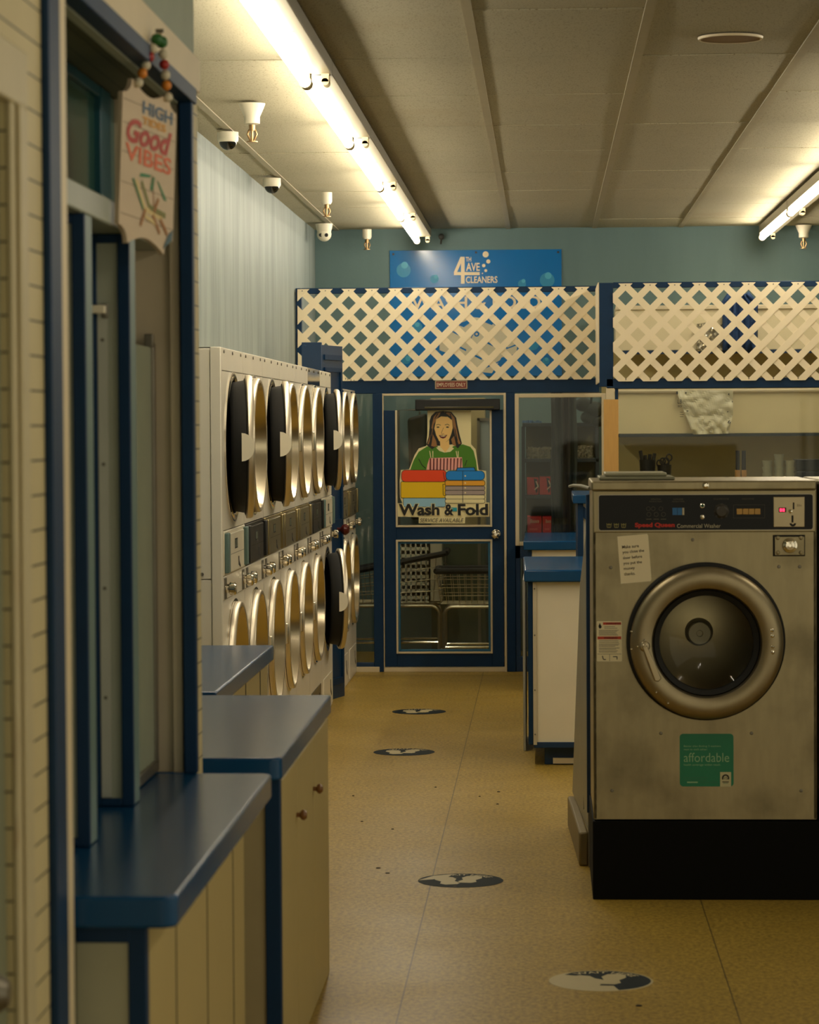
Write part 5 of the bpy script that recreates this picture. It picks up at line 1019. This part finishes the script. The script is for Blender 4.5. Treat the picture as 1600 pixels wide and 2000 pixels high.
for a_, b_, lab in ((1348, 1370, 'low dark dish on the hatch shelf behind the washer'), (1414, 1424, 'tiny dark lid on the hatch shelf left of the brushes')):
    x0_, x1_, _, _ = pr(a_, 900, b_, 910, 18.85); o = MB().lathe(((x0_+x1_)/2, 18.85, zs2), (0, 0, 1), [(0, .001), ((x1_-x0_)/2, .001), ((x1_-x0_)/2.1, .022), (0, .026)], 20).build('small_dish', BLACK); tag(o, lab, 'dish')
# things hung in the hatch
t = thing('plastic_bag', (1.07, 19.5, 1.55), 'crumpled white printed plastic bag hanging on the lower cabinet', 'bag')
from mathutils import noise as mn
D = Px(19.5, 1140, 500, 3.4783); N = 26; vs = []; P0 = [(630, 912), (1012, 912)]
out = lambda v: (640+105*max(0, v-.1)*1.1, 1015-45*max(0, v-.55)*1.6)
for j in range(N+1):
    v = j/N; xa_, xb_ = out(v); yb = 912+v*300
    for k in range(N+1):
        u = k/N; c_ = D.c(xa_+(xb_-xa_)*u, yb - 30*u*max(0, v-.8)); h = .02+.05*abs(mn.noise((u*2.6, v*2.2, 3.1)))+.045*abs(mn.noise((u*5+v*3, v*4-u*2, 7.7)))
        vs.append((c_[0], 19.53-h*(.5+.9*v), c_[1]))
m = MB(); m.add(vs, [(r_*(N+1)+k, r_*(N+1)+k+1, (r_+1)*(N+1)+k+1, (r_+1)*(N+1)+k) for r_ in range(N) for k in range(N)]); bag = m.build('film', mat('bag white', (206, 198, 166), rough=.35, noise=.05), t, smooth=False)
f = XZ(19.46); D = Px(19.46, 1140, 500, 3.4783); m = MB()
for q in ((640, 975, 668, 1003, 'LB'), (640, 1013, 668, 1027, 'SO'), (980, 930, 992, 950, '4'), (980, 1115, 1000, 1140, '6')): m.ftext(f, q[4], *D.r(*q[:4]), 0, 0, fat=.01)
for q in ((690, 925, 700, 935), (630, 920, 642, 940), (975, 1055, 984, 1062), (1008, 985, 1013, 994), (700, 1050, 712, 1056), (655, 1060, 675, 1063), (655, 1075, 680, 1078), (655, 1090, 678, 1093)): m.frect(f, *D.r(*q), 0, 0)
m.build('print', INK, bag, smooth=False)
x0_, x1_, z0_, z1_ = pr(1412, 574, 1481, 684, 19.5)
t = thing('denim_garment', ((x0_+x1_)/2, 19.5, z0_), 'blue denim garment hanging behind the right lattice', 'garment')
m = MB(); n = 16; vs = [(x0_+(x1_-x0_)*(k/n)*(1 if j else .7)+(.06 if not j else 0)*(1-k/n), 19.52+.022*sin(k*1.9+j*.4), z0_+(z1_-z0_)*(1-j/6)) for j in range(7) for k in range(n+1)]
m.add(vs, [(r_*(n+1)+k, r_*(n+1)+k+1, (r_+1)*(n+1)+k+1, (r_+1)*(n+1)+k) for r_ in range(6) for k in range(n)]); o = m.build('cloth', mat('denim', (36, 66, 108), rough=.8, noise=.35, scale=40), t); so = o.modifiers.new('thickness', 'SOLIDIFY'); so.thickness = .03; so.offset = 1
MB().tube([((x0_+x1_)/2, 19.54, z1_-.02), ((x0_+x1_)/2, 19.57, z1_+.01), ((x0_+x1_)/2, 19.6, z1_-.02)], .004).build('hook', STEELD, t)
x0_, x1_, z0_, z1_ = pr(1362, 632, 1411, 686, 19.55)
m = MB(); n = 10; vs = [(x0_+(x1_-x0_)*k/n, 19.585-.04*random.random(), z0_+(z1_-z0_)*j/n) for j in range(n+1) for k in range(n+1)]
m.add(vs, [(r_*(n+1)+k, r_*(n+1)+k+1, (r_+1)*(n+1)+k+1, (r_+1)*(n+1)+k) for r_ in range(n) for k in range(n)]); o = m.build('clear_wrapping', mat('crinkled film', (.6, .56, .44), rough=.15, metal=.7), smooth=False); tag(o, 'crinkled shiny wrapping hanging beside the denim garment', 'wrapping'); so = o.modifiers.new('thickness', 'SOLIDIFY'); so.thickness = .01
